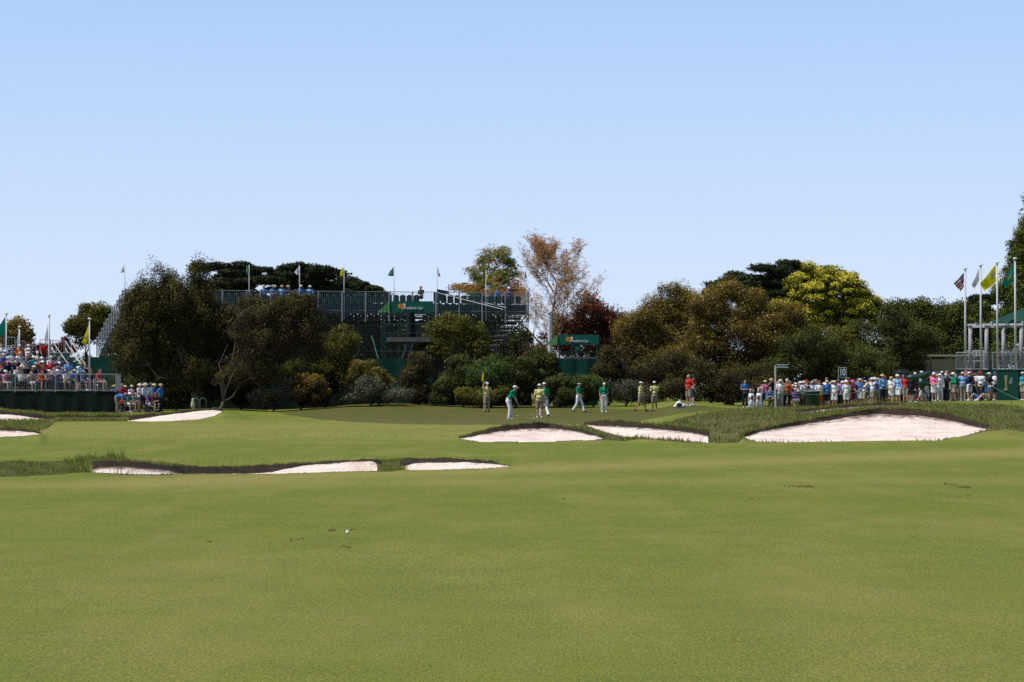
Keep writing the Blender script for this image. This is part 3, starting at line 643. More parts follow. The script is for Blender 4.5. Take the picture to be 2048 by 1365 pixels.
# the big brown-olive gum trees
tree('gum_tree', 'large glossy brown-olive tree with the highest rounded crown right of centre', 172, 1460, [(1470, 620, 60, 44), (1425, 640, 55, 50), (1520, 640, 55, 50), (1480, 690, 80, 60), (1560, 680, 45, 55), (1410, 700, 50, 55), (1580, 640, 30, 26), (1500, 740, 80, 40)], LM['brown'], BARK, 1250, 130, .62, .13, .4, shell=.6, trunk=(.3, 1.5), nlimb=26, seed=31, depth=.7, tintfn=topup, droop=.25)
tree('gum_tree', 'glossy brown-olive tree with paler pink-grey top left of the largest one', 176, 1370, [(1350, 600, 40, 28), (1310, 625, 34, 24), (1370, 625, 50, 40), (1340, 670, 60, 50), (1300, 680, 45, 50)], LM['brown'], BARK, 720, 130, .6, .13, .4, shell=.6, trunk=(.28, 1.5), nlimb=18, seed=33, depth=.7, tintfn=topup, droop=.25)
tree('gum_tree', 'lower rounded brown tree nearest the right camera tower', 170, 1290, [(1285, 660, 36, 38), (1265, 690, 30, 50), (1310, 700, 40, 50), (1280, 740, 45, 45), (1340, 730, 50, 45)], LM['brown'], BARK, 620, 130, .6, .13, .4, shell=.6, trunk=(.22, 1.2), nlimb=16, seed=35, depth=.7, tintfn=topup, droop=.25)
tree('paperbark_tree', 'feathery olive tree directly behind the number sign', 174, 1650, [(1640, 680, 50, 34), (1610, 700, 40, 44), (1680, 705, 45, 40), (1650, 740, 60, 30)], LM['olive'], BARK, 480, 90, .55, .16, .35, shell=.5, trunk=(.2, 1.5), nlimb=14, seed=41, tintfn=topup)
tree('paperbark_tree', 'spreading olive tree with pale forked branches left of the beige building', 176, 1810, [(1790, 645, 40, 34), (1760, 680, 50, 40), (1820, 680, 48, 44), (1780, 620, 18, 12), (1740, 720, 50, 34), (1810, 725, 45, 34), (1700, 690, 30, 34)], LM['dull'], BARKP, 640, 85, .55, .16, .35, shell=.45, trunk=(.22, 1.2), nlimb=34, seed=43, tintfn=topup)
tree('oak_tree', 'dense dark green rounded tree far behind the beige building', 232, 1850, [(1850, 640, 50, 34), (1810, 650, 44, 40), (1890, 655, 40, 34), (1850, 690, 80, 50), (1830, 618, 30, 14)], LM['oak'], BARKD, 560, 90, .8, .24, .5, shell=.7, trunk=(.4, 3), nlimb=12, seed=45, basez=0, tintfn=topup)
tree('oak_tree', 'dark green tree behind the leftmost column of the pavilion', 226, 1930, [(1925, 670, 40, 46), (1960, 660, 46, 46), (1905, 700, 40, 40), (1950, 720, 60, 40)], LM['oak'], BARKD, 480, 90, .8, .24, .5, shell=.7, trunk=(.4, 3), nlimb=10, seed=46, basez=0, tintfn=topup)
tree('tall_cypress_tree', 'very tall dark green conical cypress at the right edge behind the flags', 196, 2085, [(2085, 420, 34, 44), (2075, 465, 42, 44), (2062, 500, 44, 44), (2054, 545, 48, 46), (2048, 590, 52, 48), (2044, 640, 55, 50), (2042, 700, 58, 50), (2110, 520, 60, 90), (2120, 640, 80, 90), (2095, 380, 24, 30)], LM['bigc'], BARKD, 1900, 110, .55, .17, .45, sat=(8, .28, 1.2), shell=.75, trunk=(.5, 3), nlimb=8, seed=51, basez=0, tintfn=topup)
tree('garden_tree', 'small rounded golden-green tree beyond the far left seats', 236, 35, [(36, 668, 24, 22), (25, 672, 20, 24), (48, 678, 14, 18)], LM['brown'], BARKD, 150, 80, .6, .22, .5, shell=.7, nlimb=6, seed=53, basez=0, tintfn=topup)
tree('garden_tree', 'rounded olive tree behind the stepped left end of the grandstand', 232, 180, [(175, 650, 38, 30), (200, 640, 40, 30), (160, 665, 24, 30), (215, 660, 36, 36)], LM['olive'], BARKD, 260, 80, .6, .22, .5, shell=.7, nlimb=6, seed=54, basez=0, tintfn=topup)
tree('garden_tree', 'low reddish shrub-like tree beyond the aluminium stairs', 226, 95, [(80, 699, 30, 10), (115, 699, 30, 10), (133, 690, 8, 12), (60, 706, 30, 10)], LM['red'], BARKD, 160, 60, .4, .22, .5, shell=.6, nlimb=6, seed=55, basez=0, tintfn=topup)
o = None
for (x, y, rx, ry, lab) in [(330, 690, 60, 50, 'dark tree behind the left part of the long grandstand'), (450, 695, 70, 50, 'dark tree seen through the scaffolding left of its middle'), (570, 700, 70, 48, 'dark tree behind the middle of the long grandstand'), (690, 690, 70, 52, 'dark tree seen through the scaffolding above the yellow bush'), (800, 695, 66, 48, 'dark tree behind the scaffold camera tower in the middle'), (905, 690, 62, 50, 'dark tree behind the right half of the long grandstand'), (1000, 710, 50, 42, 'dark tree under the silky flowering tree behind the scaffolding')]:
    tree('oak_tree', lab, 236, x, [(x, y-6, rx, ry+6), (x-34, y+2, rx*.7, ry), (x+34, y, rx*.7, ry), (x, y+40, rx, ry)], LM['oak'], BARKD, 420, 75, .85, .26, .5, shell=.6, trunk=(.35, 2), nlimb=6, seed=x, basez=0, tintfn=topup, group='trees behind the grandstand')
# far wood that closes the horizon
lob = []
rg = random.Random(99)
for x in range(-350, 2500, 28): lob.append((x, 748+rg.uniform(-10, 8), 34, rg.uniform(36, 52), rg.uniform(-8, 8)))
L3 = [(np.array([PX(l[0], 268), 268+l[4], ZP(l[1], 268)]), np.array([l[2]*268/F, 3.5, l[3]*268/F])) for l in lob]
cc, pos, q, dd, idx, rr = crown_points(L3, 2600, 46, .9, .5, .8)
o = leaf_cloud('woodland', pos, q+dd*.5, .34, .5, LM['oak'], RNG.normal(.4, .2, len(pos))); tag(o, 'dark far-off belt of woodland closing the horizon', 'woodland', None, 'stuff')
# ================================================================== STRUCTURES
ALU = M('galvanised_steel', (.34, .35, .36), .45, .15, 3, metal=.6); ALUD = M('dark_steel', (.07, .07, .07), .6, .3, 3, metal=.3)  # second steel is a darker tone for frames and posts
PLANK = M('scaffold_plank', (.12, .115, .11), .8, .25, 2); SEATG = M('seat_plastic', (.012, .075, .07), .45, .12, 5, spec=.4)
SKIRT = M('dark_green_cloth', (.0015, .0095, .0075), .9, .2, 1.2, bump=.4); NETT = M('teal_netting', (.004, .055, .04), .85, .25, .9, bump=.5, trans=.15)  # skirt cloth darkened: the shadow it stands in is painted into its colour
BANN = M('banner_green', (.0, .105, .068), .6, .06, 1); WHITE = M('white_paint', (.78, .78, .78), .5, .05, 3); POLE = M('pole_white', (.56, .57, .60), .5, .06, 3)
def rail_panel(mb, a, b, z0, z1, step=.12, r=.010, R_=.022):
    a = Vector(a); b = Vector(b); L_ = (b-a).length; n = max(1, int(L_/step))
    A = lambda t, z: Vector((a.x+(b.x-a.x)*t, a.y+(b.y-a.y)*t, z+(a.z+(b.z-a.z)*t)))
    mb.bar(A(0, z1), A(1, z1), R_); mb.bar(A(0, z0), A(1, z0), R_*.8)
    for i in range(1, n): mb.bar(A(i/n, z0), A(i/n, z1), r, 4)
    for t in (0, 1): mb.bar(A(t, z0-.12), A(t, z1+.02), R_, 6)
def cloth_panel(name, a, b, z0, z1, mat, parent, n=40, m=6, amp=.05, seed=0, th=0):
    a = Vector(a); b = Vector(b); d = b-a; nr = Vector((d.y, -d.x, 0)).normalized(); vs = []; rg = random.Random(seed); ph = rg.random()*6
    for j in range(m+1):
        for i in range(n+1):
            t = i/n; u = j/m; w = amp*(math.sin(t*n*.8+ph)*.6+math.sin(t*n*.31+u*2+ph)*.7+math.sin(t*n*1.7+u*5)*.25)*(1-u*.6)
            sag = -.03*abs(math.sin(t*n*.35))*u
            vs.append(a.lerp(b, t)+nr*w+Vector((0, 0, z0+(z1-z0)*u+sag)))
    fs = [(j*(n+1)+i, j*(n+1)+i+1, (j+1)*(n+1)+i+1, (j+1)*(n+1)+i) for j in range(m) for i in range(n)]
    mb = MB(); mb.add(vs, fs); return mb.build(name, mat, parent, True)
# ------------------------------------------------------------------ flags
FM = dict(white=M('flag_white', (.78, .78, .82), .7, .04, 3, trans=.35), yellow=M('flag_yellow', (.80, .68, .0), .7, .05, 3, trans=.35),
 green=M('flag_green', (.0, .22, .17), .7, .05, 3, trans=.35), red=M('flag_red', (.42, .008, .02), .7, .05, 3, trans=.3), navy=M('flag_navy', (.015, .02, .12), .7, .05, 3, trans=.2),
 gold=M('flag_gold', (.55, .42, .08), .6, .05, 3, trans=.3), mark=M('flag_mark', (.30, .34, .62), .7, .05, 3), grey=M('flag_grey', (.30, .30, .12), .7, .05, 3))
def cloth_flag(parent, hoist0, hoist1, fly0, fly1, mats, pick, n=26, m=13, rip=.07, sag=.0):
    """hoist0/1 top and bottom on the pole, fly0/1 top and bottom of the free end, all relative to the pole foot"""
    vs = []; fs = []; mi = []; H0, H1, F0, F1 = map(Vector, (hoist0, hoist1, fly0, fly1))
    for j in range(m+1):
        v = j/m
        for i in range(n+1):
            u = i/n; p = H0.lerp(H1, v).lerp(F0.lerp(F1, v), u)
            p += Vector((0, rip*math.sin(u*7+v*2.5)*u**.5, -sag*math.sin(u*math.pi)*(1-v*.3)+rip*.35*math.sin(u*9+v)*u)); vs.append(p)
    for j in range(m):
        for i in range(n):
            b = j*(n+1)+i; fs.append((b, b+1, b+n+2, b+n+1)); mi.append(pick((i+.5)/n, (j+.5)/m))
    mb = MB(); mb.v = vs; mb.f = fs; mb.m = mi; return mb.build('flag', mats, parent, True)
def pole(px, base_z, top_py, D, r, label, flag, group=None, cat='flagpole', cap=True):
    """flag: (colour, hoist top py, hoist bottom py, fly top (px,py), fly bottom (px,py), picker, material list)"""
    x = PX(px, D); t = empty('flagpole', (x, D, base_z), 0, label, cat, group); zt = ZP(top_py, D)-base_z
    mb = MB(); mb.bar((0, 0, 0), (0, 0, zt), r, 10, r*.7); mb.build('pole', POLE, t, True)
    if cap: MB().lathe([(r*2.0, 0), (r*2.2, .03), (r*1.2, .07), (.005, .09)], (0, 0, zt), 10).build('pole_cap', WHITE, t, True)
    col, h0, h1, f0, f1, pk, ml = flag
    loc = lambda p, q: (PX(p, D)-x, 0, ZP(q, D)-base_z)
    s = r if f0[0] > px else -r
    a = loc(px, h0); b = loc(px, h1)
    cloth_flag(t, (s, 0, a[2]), (s, 0, b[2]), loc(*f0), loc(*f1), ml, pk); return t
plain = lambda u, v: 0
blob = lambda cu, cv, ru, rv: (lambda u, v: 1 if ((u-cu)/ru)**2+((v-cv)/rv)**2 < 1 else 0)
# ------------------------------------------------------------------ long grandstand (seen from behind)
GD0, GD1 = 172.0, 178.0
A0 = Vector((PX(250, GD0), GD0, 0)); A1 = Vector((PX(1056, GD1), GD1, 0)); AL = (A1-A0).length; ux = (A1-A0)/AL; vx = Vector((-.30, .74, 0))
ZF, ZR = 6.92, ZP(583, 175); SH = -.34
gs = empty('grandstand', A0, 0, 'long empty tiered grandstand on dark scaffolding rising behind the trees', 'grandstand')
def Q(s, row, z): p = ux*s+vx*row; return Vector((p.x, p.y, z))
NB = 17; BAY = AL/NB; NR = 14
fr = MB()
for i in range(NB+1):
    for rw in (0, 2, 4.5, 7, 9.5, 12, 14):
        top = ZF+SH*rw-.1; fr.bar(Q(i*BAY, rw, 0), Q(i*BAY, rw, top), .035, 6)
    fr.bar(Q(i*BAY, 0, ZF-.15), Q(i*BAY, NR, ZF+SH*NR-.15), .05, 6)      # raker under the steps
    for z in (.6, 2.0, 3.4, 4.8):
        rmax = min(NR, (ZF-z)/-SH); fr.bar(Q(i*BAY, 0, z), Q(i*BAY, rmax, z), .024, 5)
    for k in range(3): 
        if i % 2 == 0: fr.bar(Q(i*BAY, k*2.2, 5.0-k*.6), Q(i*BAY, k*2.2+2.2, 3.2-k*.6), .024, 5)
for z in (.6, 1.3, 2.0, 2.7, 3.4, 4.1, 4.8, 5.5, 6.2):
    for rw in (0, 2, 4.5, 7, 9.5):
        if z < ZF+SH*rw: fr.bar(Q(0, rw, z), Q(AL, rw, z), .024, 5)
rg = random.Random(5)
for i in range(NB):
    for k, (z0, z1) in enumerate(((.6, 2.6), (2.6, 4.6), (4.6, 6.4))):
        if (i+k) % 2 == 0: fr.bar(Q(i*BAY, 0, z0), Q((i+1)*BAY, 0, z1), .022, 5)
        if (i+k) % 3 == 0: fr.bar(Q((i+1)*BAY, 2, z0), Q(i*BAY, 2, z1), .022, 5)
        if rg.random() < .5: fr.bar(Q(i*BAY, 4.5, z0), Q((i+1)*BAY, 4.5, min(z1, 5)), .022, 5)
fr.build('scaffold_frame', ALUD, gs)
pk = MB()
for rw in range(NR+1):
    z = ZF+SH*rw
    c = Q(AL/2, rw+.3, z); pk.box(c, (AL, .52, .05), math.atan2(ux.y, ux.x))
    c = Q(AL/2, rw+.72, z-.14); pk.box(c, (AL, .03, .18), math.atan2(ux.y, ux.x))
c = Q(AL/2, .1, ZF-.12); pk.box(c, (AL, .05, .22), math.atan2(ux.y, ux.x))
pk.build('tread_boards', PLANK, gs)
MB().box(Q(AL/2, .42, ZF+.20), (AL, .03, .56), math.atan2(ux.y, ux.x)).build('seat_back_board', M('board_teal', (.012, .06, .058), .6), gs)
gr = MB()
for i in range(NB):
    rail_panel(gr, Q(i*BAY+.04, -.05, 0), Q((i+1)*BAY-.04, -.05, 0), ZF-.02, ZR, .13)
    gr.bar(Q(i*BAY, -.08, ZF-.8), Q(i*BAY, -.08, ZR+.03), .05, 6)
gr.bar(Q(NB*BAY, -.08, ZF-.8), Q(NB*BAY, -.08, ZR+.03), .05, 6)
gr.build('guardrail', ALU, gs)
for k in range(11):   # stepped side barriers running down the left end
    mb = MB(); z = ZF+SH*.92*k; a = Q(-.05, k*.98, 0); b = Q(-.05, k*.98+.92, 0)
    rail_panel(mb, a, b, z+.05, z+1.30, .17, .012, .034); mb.bar(a+Vector((0, 0, z+.75)), b+Vector((0, 0, z+.75)), .018)
    mb.build('side_barrier', ALU, gs)
for k in range(12):
    mb = MB(); z = ZF+SH*k; rail_panel(mb, Q(AL+.02, k, 0), Q(AL+.02, k+.9, 0), z+.1, z+1.45, .13); mb.build('side_barrier', ALU, gs)
def seat_me():
    s = MB(); w = .21; n = 8
    vs = []; 
    for j, z in enumerate((-.18, .10, .30, .40)):
        for i in range(n+1):
            t = -1+2*i/n; ww = w*(1 if j < 3 else .72); vs.append((t*ww, .0+.05*(1-t*t)-.07*z, z+.40-(.05*t*t if j == 3 else 0)))
    b0 = len(vs)
    for j, z in enumerate((-.18, .10, .30, .40)):
        for i in range(n+1):
            t = -1+2*i/n; ww = w*(1 if j < 3 else .72); vs.append((t*ww, -.02+.05*(1-t*t)-.07*z, z+.40-(.05*t*t if j == 3 else 0)))
    fs = []
    for o_ in (0, b0):
        for j in range(3):
            for i in range(n): f = (o_+j*(n+1)+i, o_+j*(n+1)+i+1, o_+(j+1)*(n+1)+i+1, o_+(j+1)*(n+1)+i); fs.append(f if o_ == 0 else f[::-1])
    for i in range(n): fs.append((3*(n+1)+i, 3*(n+1)+i+1, b0+3*(n+1)+i+1, b0+3*(n+1)+i))
    s.add(vs, fs); s.box((0, .24, .41), (.40, .40, .03))
    for q in (-.15, .15): s.bar((q, .2, .40), (q, .24, .04), .014, 4)
    return s
sm = seat_me(); SEATME = sm.mesh('seat', True); SEATME.materials.append(SEATG)
rot = math.atan2(ux.y, ux.x); nseat = 0; rest = MB()
for row in range(11):
    nS = int(AL/.49)
    for i in range(nS):
        if (i % 22) in (20, 21): continue
        p = Q(.3+i*.49, row+.18, ZF+SH*row+.03)
        if row == 0 or (row == 1 and nseat < 98):
            o = bpy.data.objects.new('seat', SEATME); COL.objects.link(o); o.parent = gs; o.location = p+Vector((0, 0, .30 if row == 0 else .1)); o.rotation_euler = (0, 0, rot); nseat += 1
        else:
            for q, sx in ((.58, .42),): rest.box(p+Vector((0, 0, .60)), (.41, .03, .36), rot); rest.box(p+Vector((-.05, .24, .41)), (.40, .38, .03), rot)
            rest.bar(p+Vector((0, .1, .0)), p+Vector((0, .1, .42)), .015, 4)
o = rest.build('seat_rows', SEATG, gs); o['kind'] = 'stuff'
# flags along the top of the stand
def dir_tri(w): return w
TOPF = [(249, 527, 'white', (250, 529), (250, 545), (242, 543), (238, 547), 'small white pennant on the pole at the stepped left end of the grandstand'),
 (394, 530, 'yellow', (394, 530), (394, 549), (386, 536), (384, 548), 'yellow pennant half hidden by the spiky top of the tea tree'),
 (498, 530, 'green', (498, 531), (498, 552), (492, 531), (491, 546), 'green pennant on the grandstand rim before the broad cypress, left of the people'),
 (599, 531, 'white', (599, 532), (599, 552), (593, 540), (587, 545), 'white pennant on the grandstand rim directly behind the people in blue'),
 (688, 532, 'yellow', (688, 533), (688, 553), (682, 540), (679, 551), 'bright yellow pennant on the grandstand rim against the right slope of the cypress'),
 (788, 533, 'green', (788, 534), (788, 553), (779, 544), (775, 552), 'green pennant with yellow spot against clear sky, above the middle banner'),
 (874, 533, 'white', (874, 534), (874, 553), (881, 552), (879, 554), 'limp white pennant above the tilted green box on the grandstand rim'),
 (972, 540, 'yellow', (972, 541), (972, 557), (977, 557), (974, 562), 'small yellow pennant in front of the green and orange tree'),
 (1053, 536, 'green', (1053, 537), (1053, 556), (1049, 556), (1053, 557), 'limp green pennant at the right end of the grandstand')]
for i, (px, top, c, h0, h1, f0, f1, lab) in enumerate(TOPF):
    D = GD0+(px-250)/806*(GD1-GD0)-.12
    pk_, ml = (plain, [FM[c]])
    if c == 'green': pk_, ml = blob(.45, .45, .2, .25), [FM['green'], FM['gold']]
    if c == 'white': pk_, ml = blob(.5, .5, .15, .2), [FM['white'], FM['mark']]
    pole(px, ZF-.7, top, D, .032, lab, (c, h0[1], h1[1], f0, f1, pk_, ml), 'flagpoles along the rim of the grandstand', cap=False)
# tilted green equipment box and ramp on the rim
t = empty('broadcast_box', P(882, 600, 177.2), 0, 'tilted dark green box with a long sloping ramp on the grandstand rim', 'equipment box')
MB().box((-.1, 0, .25), (.75, .6, .45)).box((-.1, -.32, .25), (.85, .03, .6)).build('case', M('box_dark', (.01, .03, .028), .6), t)
mb = MB(); mb.add([(-.3, -.35, .75), (.5, -.35, .62), (.5, .4, .5), (-.3, .4, .6), (-.3, -.35, .70), (.5, -.35, .57), (.5, .4, .45), (-.3, .4, .55)], [(0, 1, 2, 3), (7, 6, 5, 4), (0, 4, 5, 1), (1, 5, 6, 2), (2, 6, 7, 3), (3, 7, 4, 0)]); mb.build('lid', BANN, t)
MB().bar((-.3, -.4, .5), (4.4, -.3, -.7), .03).bar((-.3, .2, .6), (4.6, .3, -.55), .03).build('ramp', WHITE, t)
MB().bar((.55, 0, 0), (.55, 0, 1.1), .03).build('mast', ALUD, t)
# green netting round the foot of the stand
for (a, b, y0, y1, D, lab, am) in [(175, 262, 714, 800, 171, 'green netting fence beside the aluminium stairs', .04), (262, 745, 730, 812, 170.6, 'long dark green netting fence under the left half of the grandstand', .06), (846, 1062, 716, 812, 171.5, 'dark green netting fence under the right half of the grandstand', .06)]:
    t = empty('netting_fence', (PX(a, D), D, 0), 0, lab, 'fence', 'netting fences round the grandstand foot')
    w_ = PX(b, D)-PX(a, D); cloth_panel('netting', (0, 0, 0), (w_, 0, 0), 0, ZP(y0, D), NETT if a == 175 else SKIRT, t, int(w_*3)+4, 6, am, a)
    mb = MB(); 
    for k in range(int(w_/2)+2): mb.bar((min(k*2, w_), .08, 0), (min(k*2, w_), .08, ZP(y0, D)+.05), .03)
    mb.build('posts', ALUD, t)
# ------------------------------------------------------------------ camera towers
def banner_logo(parent, w, h, y):
    """orange island-shaped emblem and a white script line"""
    pts = [(-.9, .55), (-.55, .8), (-.2, .68), (.05, .85), (.3, .6), (.42, .95), (.62, .5), (.95, .1), (.85, -.3), (.55, -.5), (.35, -.45), (.2, -.95), (-.1, -.75), (-.15, -.4), (-.5, -.35), (-.85, -.45), (-1.0, 0)]
    s = h*.44; cx = -w*.21
    mb = MB(); mb.add([(cx+p[0]*s*.9, y-.012, p[1]*s*.85) for p in pts]+[(cx+p[0]*s*.9, y-.002, p[1]*s*.85) for p in pts], [tuple(range(len(pts)))[::-1]]+[(i, (i+1) % len(pts), (i+1) % len(pts)+len(pts), i+len(pts)) for i in range(len(pts))])
    mb.build('emblem', M('emblem_orange', (.62, .22, .04), .6, .2, 3), parent)
    mb = MB(); mb.ell((cx+s*.55, y-.02, s*.35), (s*.22, .015, s*.3), 10, 6).bar((cx+s*.5, y-.02, 0), (cx+s*.5, y-.02, -s*.4), s*.07)
    mb.build('trophy_mark', WHITE, parent)
    cu = bpy.data.curves.new('txt', 'FONT'); cu.body = "Presidents Cup"; cu.size = h*.36; cu.shear = .45; cu.align_x = 'LEFT'; cu.extrude = .004; cu.space_character = .82
    to = bpy.data.objects.new('txt', cu); COL.objects.link(to); dg = bpy.context.evaluated_depsgraph_get(); me = bpy.data.meshes.new_from_object(to.evaluated_get(dg)); bpy.data.objects.remove(to)
    me.name = 'lettering'; me.materials.clear(); o = link('lettering', me, WHITE, parent); o.rotation_euler = (R(90), 0, 0); o.location = (-w*.20, y-.02, -h*.22); return o
def scaffold_tower(lab, px0, px1, D, top_py, plat_py, ban, net_py, dep=2.6, ladder=True):
    x0, x1 = PX(px0, D), PX(px1, D); cx = (x0+x1)/2; w_ = x1-x0
    t = empty('camera_tower', (cx, D, 0), 0, lab, 'camera tower'); gsc = M('tower_green_steel', (.012, .06, .045), .6, .2, 3)
    mb = MB(); zt = ZP(top_py, D); zp = ZP(plat_py, D)
    for x in (-w_/2, -w_/6, w_/2):
        for y in (0, dep): mb.bar((x, y, 0), (x, y, zt), .028)
    z = .8
    while z < zt:
        for y in (0, dep): mb.bar((-w_/2-.15, y, z), (w_/2+.15, y, z), .022, 5)
        for x in (-w_/2, w_/2): mb.bar((x, 0, z), (x, dep, z), .022, 5)
        z += .62
    for s in (-1, 1):
        mb.bar((s*w_/2, 0, .2), (-s*w_/2, 0, zp), .022, 5); mb.bar((s*w_/2, dep, zp), (-s*w_/2, dep, zt), .022, 5)
    mb.build('scaffold_frame', gsc, t)
    MB().box((.1, dep/2, zp), (w_-.2, dep, .06)).box((.1, -.04, zp+.12), (w_-.25, .04, .30)).build('platform', PLANK, t)
    bx0, bx1, by0, by1 = ban; bw = PX(bx1, D)-PX(bx0, D); bc = (PX(bx1, D)+PX(bx0, D))/2-cx; zc = (ZP(by0, D)+ZP(by1, D))/2; bh = ZP(by0, D)-ZP(by1, D)
    b = MB().box((0, 0, 0), (bw, .05, bh)).build('banner', BANN, t); b.location = (bc, -.08, zc)
    banner_logo(b, bw, bh, -.03)
    # sloping green side sheet
    mb = MB(); mb.add([(-bw/2-.01, -.05, bh/2), (-bw/2-.01, -.05, -bh/2), (-bw/2-.85, .9, -bh/2)], [(0, 1, 2), (2, 1, 0)][:1]); mb.add([(-bw/2-.01, -.07, bh/2), (-bw/2-.01, -.07, -bh/2), (-bw/2-.85, .88, -bh/2)], [(2, 1, 0)])
    mb.build('side_sheet', M('sheet_green', (.05, .14, .05), .7), b)
    return t, cx, w_, zp, zt, dep
t, cx, w_, zp, zt, dep = scaffold_tower('scaffold camera tower with green banner and grey deck in front of the grandstand', 766, 862, 166, 604, 683, (779, 866, 603, 625), 717)
mb = MB()
for s in (-.2, .2): mb.bar((-.35+s-.6, .5, .6), (.75+s-.6, .7, zp-.1), .035)
for k in range(9): mb.bar((-.55-.6+k*.12, .5+.02*k, .8+k*.24), (-.15-.6+k*.12, .5+.02*k, .8+k*.24), .025)
mb.build('ladder', ALU, t)
cloth_panel('netting', (-w_/2-.7, -.3, 0), (-w_/2+2.2, -.3, 0), 0, ZP(718, 166), NETT, t, 14, 8, .10, 2)
mb = MB().bar((-w_/2-.3, -.25, ZP(718, 166)), (-w_/2-.75, 0, ZP(672, 166)), .035).build('prop_pole', M('tower_prop', (.10, .30, .22), .5), t)
k = empty('shrouded_camera', (PX(821, 166), 166.6, zp+.03), 0, 'tall black-shrouded camera standing on the grey deck below the middle banner', 'camera')
MB().lathe([(.30, 0), (.33, .5), (.26, 1.0), (.30, 1.3), (.25, 1.75), (.28, 2.1), (.12, 2.35)], n=10, sx=1, sy=.8).build('shroud', M('black_cloth', (.006, .01, .012), .9, .3, 3, bump=.5), k, True)
mb = MB()
for a in range(3): mb.bar((.1*math.cos(a*2.1), .1*math.sin(a*2.1), .6), (.42*math.cos(a*2.1), .42*math.sin(a*2.1), 0), .03)
mb.build('tripod', M('black_metal', (.01, .01, .012), .5), k)
t, cx, w_, zp, zt, dep = scaffold_tower('smaller scaffold camera tower with green banner beside the copper tree', 1120, 1196, 167, 672, 722, (1115, 1198, 670, 690), 718)
cloth_panel('netting', (-w_/2-.5, -.25, 0), (w_/2+.05, -.25, 0), 0, ZP(718, 167), NETT, t, 22, 8, .10, 3)
k = empty('shrouded_camera', (PX(1157, 167), 167.8, zp+.03), 0, 'small green-covered camera on the deck of the smaller tower', 'camera')
MB().box((0, 0, .75), (.36, .5, .4)).box((.12, .1, .40), (.05, .05, .5)).box((0, -.3, .8), (.2, .2, .2)).build('cover', M('cover_teal', (.02, .12, .10), .7), k)
mb = MB()
for a in range(3): mb.bar((0, 0, .55), (.3*math.cos(a*2.1), .3*math.sin(a*2.1), 0), .03)
mb.build('tripod', ALUD, k)
t = empty('white_post', (PX(1100, 185), 185, 0), 0, 'pale grey metal post in front of the bare-branched tree', 'post')
MB().bar((0, 0, 0), (0, 0, ZP(627, 185)), .16, 10).bar((-.2, 0, ZP(640, 185)), (.25, 0, ZP(640, 185)), .05).build('shaft', POLE, t); MB().lathe([(.22, 0), (.22, .12), (.05, .14)], (0, 0, ZP(627, 185))).build('top_cap', POLE, t)
# ------------------------------------------------------------------ left spectator stand
LD = 151.0; SX0, SX1 = PX(-130, LD), PX(232, LD); LZ = ZP(782, LD)
ls = empty('spectator_stand', (SX0, LD, 0), 0, 'raised stand with steel railing and dark green skirt at the far left', 'grandstand')
LW = SX1-SX0
cloth_panel('skirt', (0, 0, 0), (LW, 0, 0), 0, LZ-.02, SKIRT, ls, 90, 6, .05, 4)
mb = MB(); mb.box((LW/2, .9, LZ-.04), (LW, 1.7, .06))
xlim = [(PX(-130, LD), PX(p, LD)) for p in (205, 178, 168, 152, 140, 128, 112)]
for r_ in range(7):
    L_ = xlim[r_][1]-SX0
    mb.box((L_/2, 1.6+r_*.75+.1, LZ+.27*r_-.04), (L_, .72, .05)); mb.box((L_/2, 1.6+r_*.75+.46, LZ+.27*r_+.08), (L_, .03, .2))
mb.build('deck', PLANK, ls)
mb = MB()
for r_ in range(7):
    L_ = xlim[r_][1]-SX0
    for i in range(int(L_/.5)):
        if rg.random() < .96: mb.box((.3+i*.5, 1.6+r_*.75, LZ+.27*r_+.42), (.42, .36, .03)); mb.box((.3+i*.5, 1.8+r_*.75, LZ+.27*r_+.60), (.42, .03, .30))
        mb.bar((.3+i*.5, 1.6+r_*.75, LZ+.27*r_), (.3+i*.5, 1.6+r_*.75, LZ+.27*r_+.42), .018, 4)
o = mb.build('seat_rows', SEATG, ls); o['kind'] = 'stuff'
mb = MB(); nb = 9
for i in range(nb): rail_panel(mb, (LW*i/nb+.02, -.02, 0), (LW*(i+1)/nb-.02, -.02, 0), LZ+.03, ZP(749, LD), .12, .007, .02)
rail_panel(mb, (LW, 0, 0), (LW, 1.8, 0), LZ+.03, ZP(749, LD), .11, .010, .025)
mb.build('front_railing', ALU, ls)
mb = MB()
for i in range(12):
    for y in (.2, 3, 6): mb.bar((LW*i/12, y, 0), (LW*i/12, y, LZ+(.27*(y-1.6)/.75 if y > 1.6 else 0)-.1), .035)
for y in (3, 6): mb.bar((0, y, .6), (LW, y, .6), .03)
mb.build('understructure', ALUD, ls)
bk = MB()
for (a, b, y0, y1, dd) in [(11, 30, 675, 692, 7.2), (31, 51, 683, 698, 7.0), (52, 72, 691, 704, 6.8), (80, 100, 680, 706, 7.4), (101, 128, 681, 708, 7.6), (-60, 8, 668, 690, 7.3), (73, 100, 700, 716, 6.4), (95, 140, 706, 724, 6.0), (120, 160, 724, 742, 5)]:
    D = LD+dd; rail_panel(bk, (PX(a, D)-SX0, dd, 0), (PX(b, D)-SX0, dd, 0), ZP(y1, D), ZP(y0, D), .17, .012, .022)
    for q in (a, b): bk.bar((PX(q, D)-SX0, dd, .1), (PX(q, D)-SX0, dd, ZP(y1, D)), .02, 5)
bk.build('rear_barriers', ALU, ls)
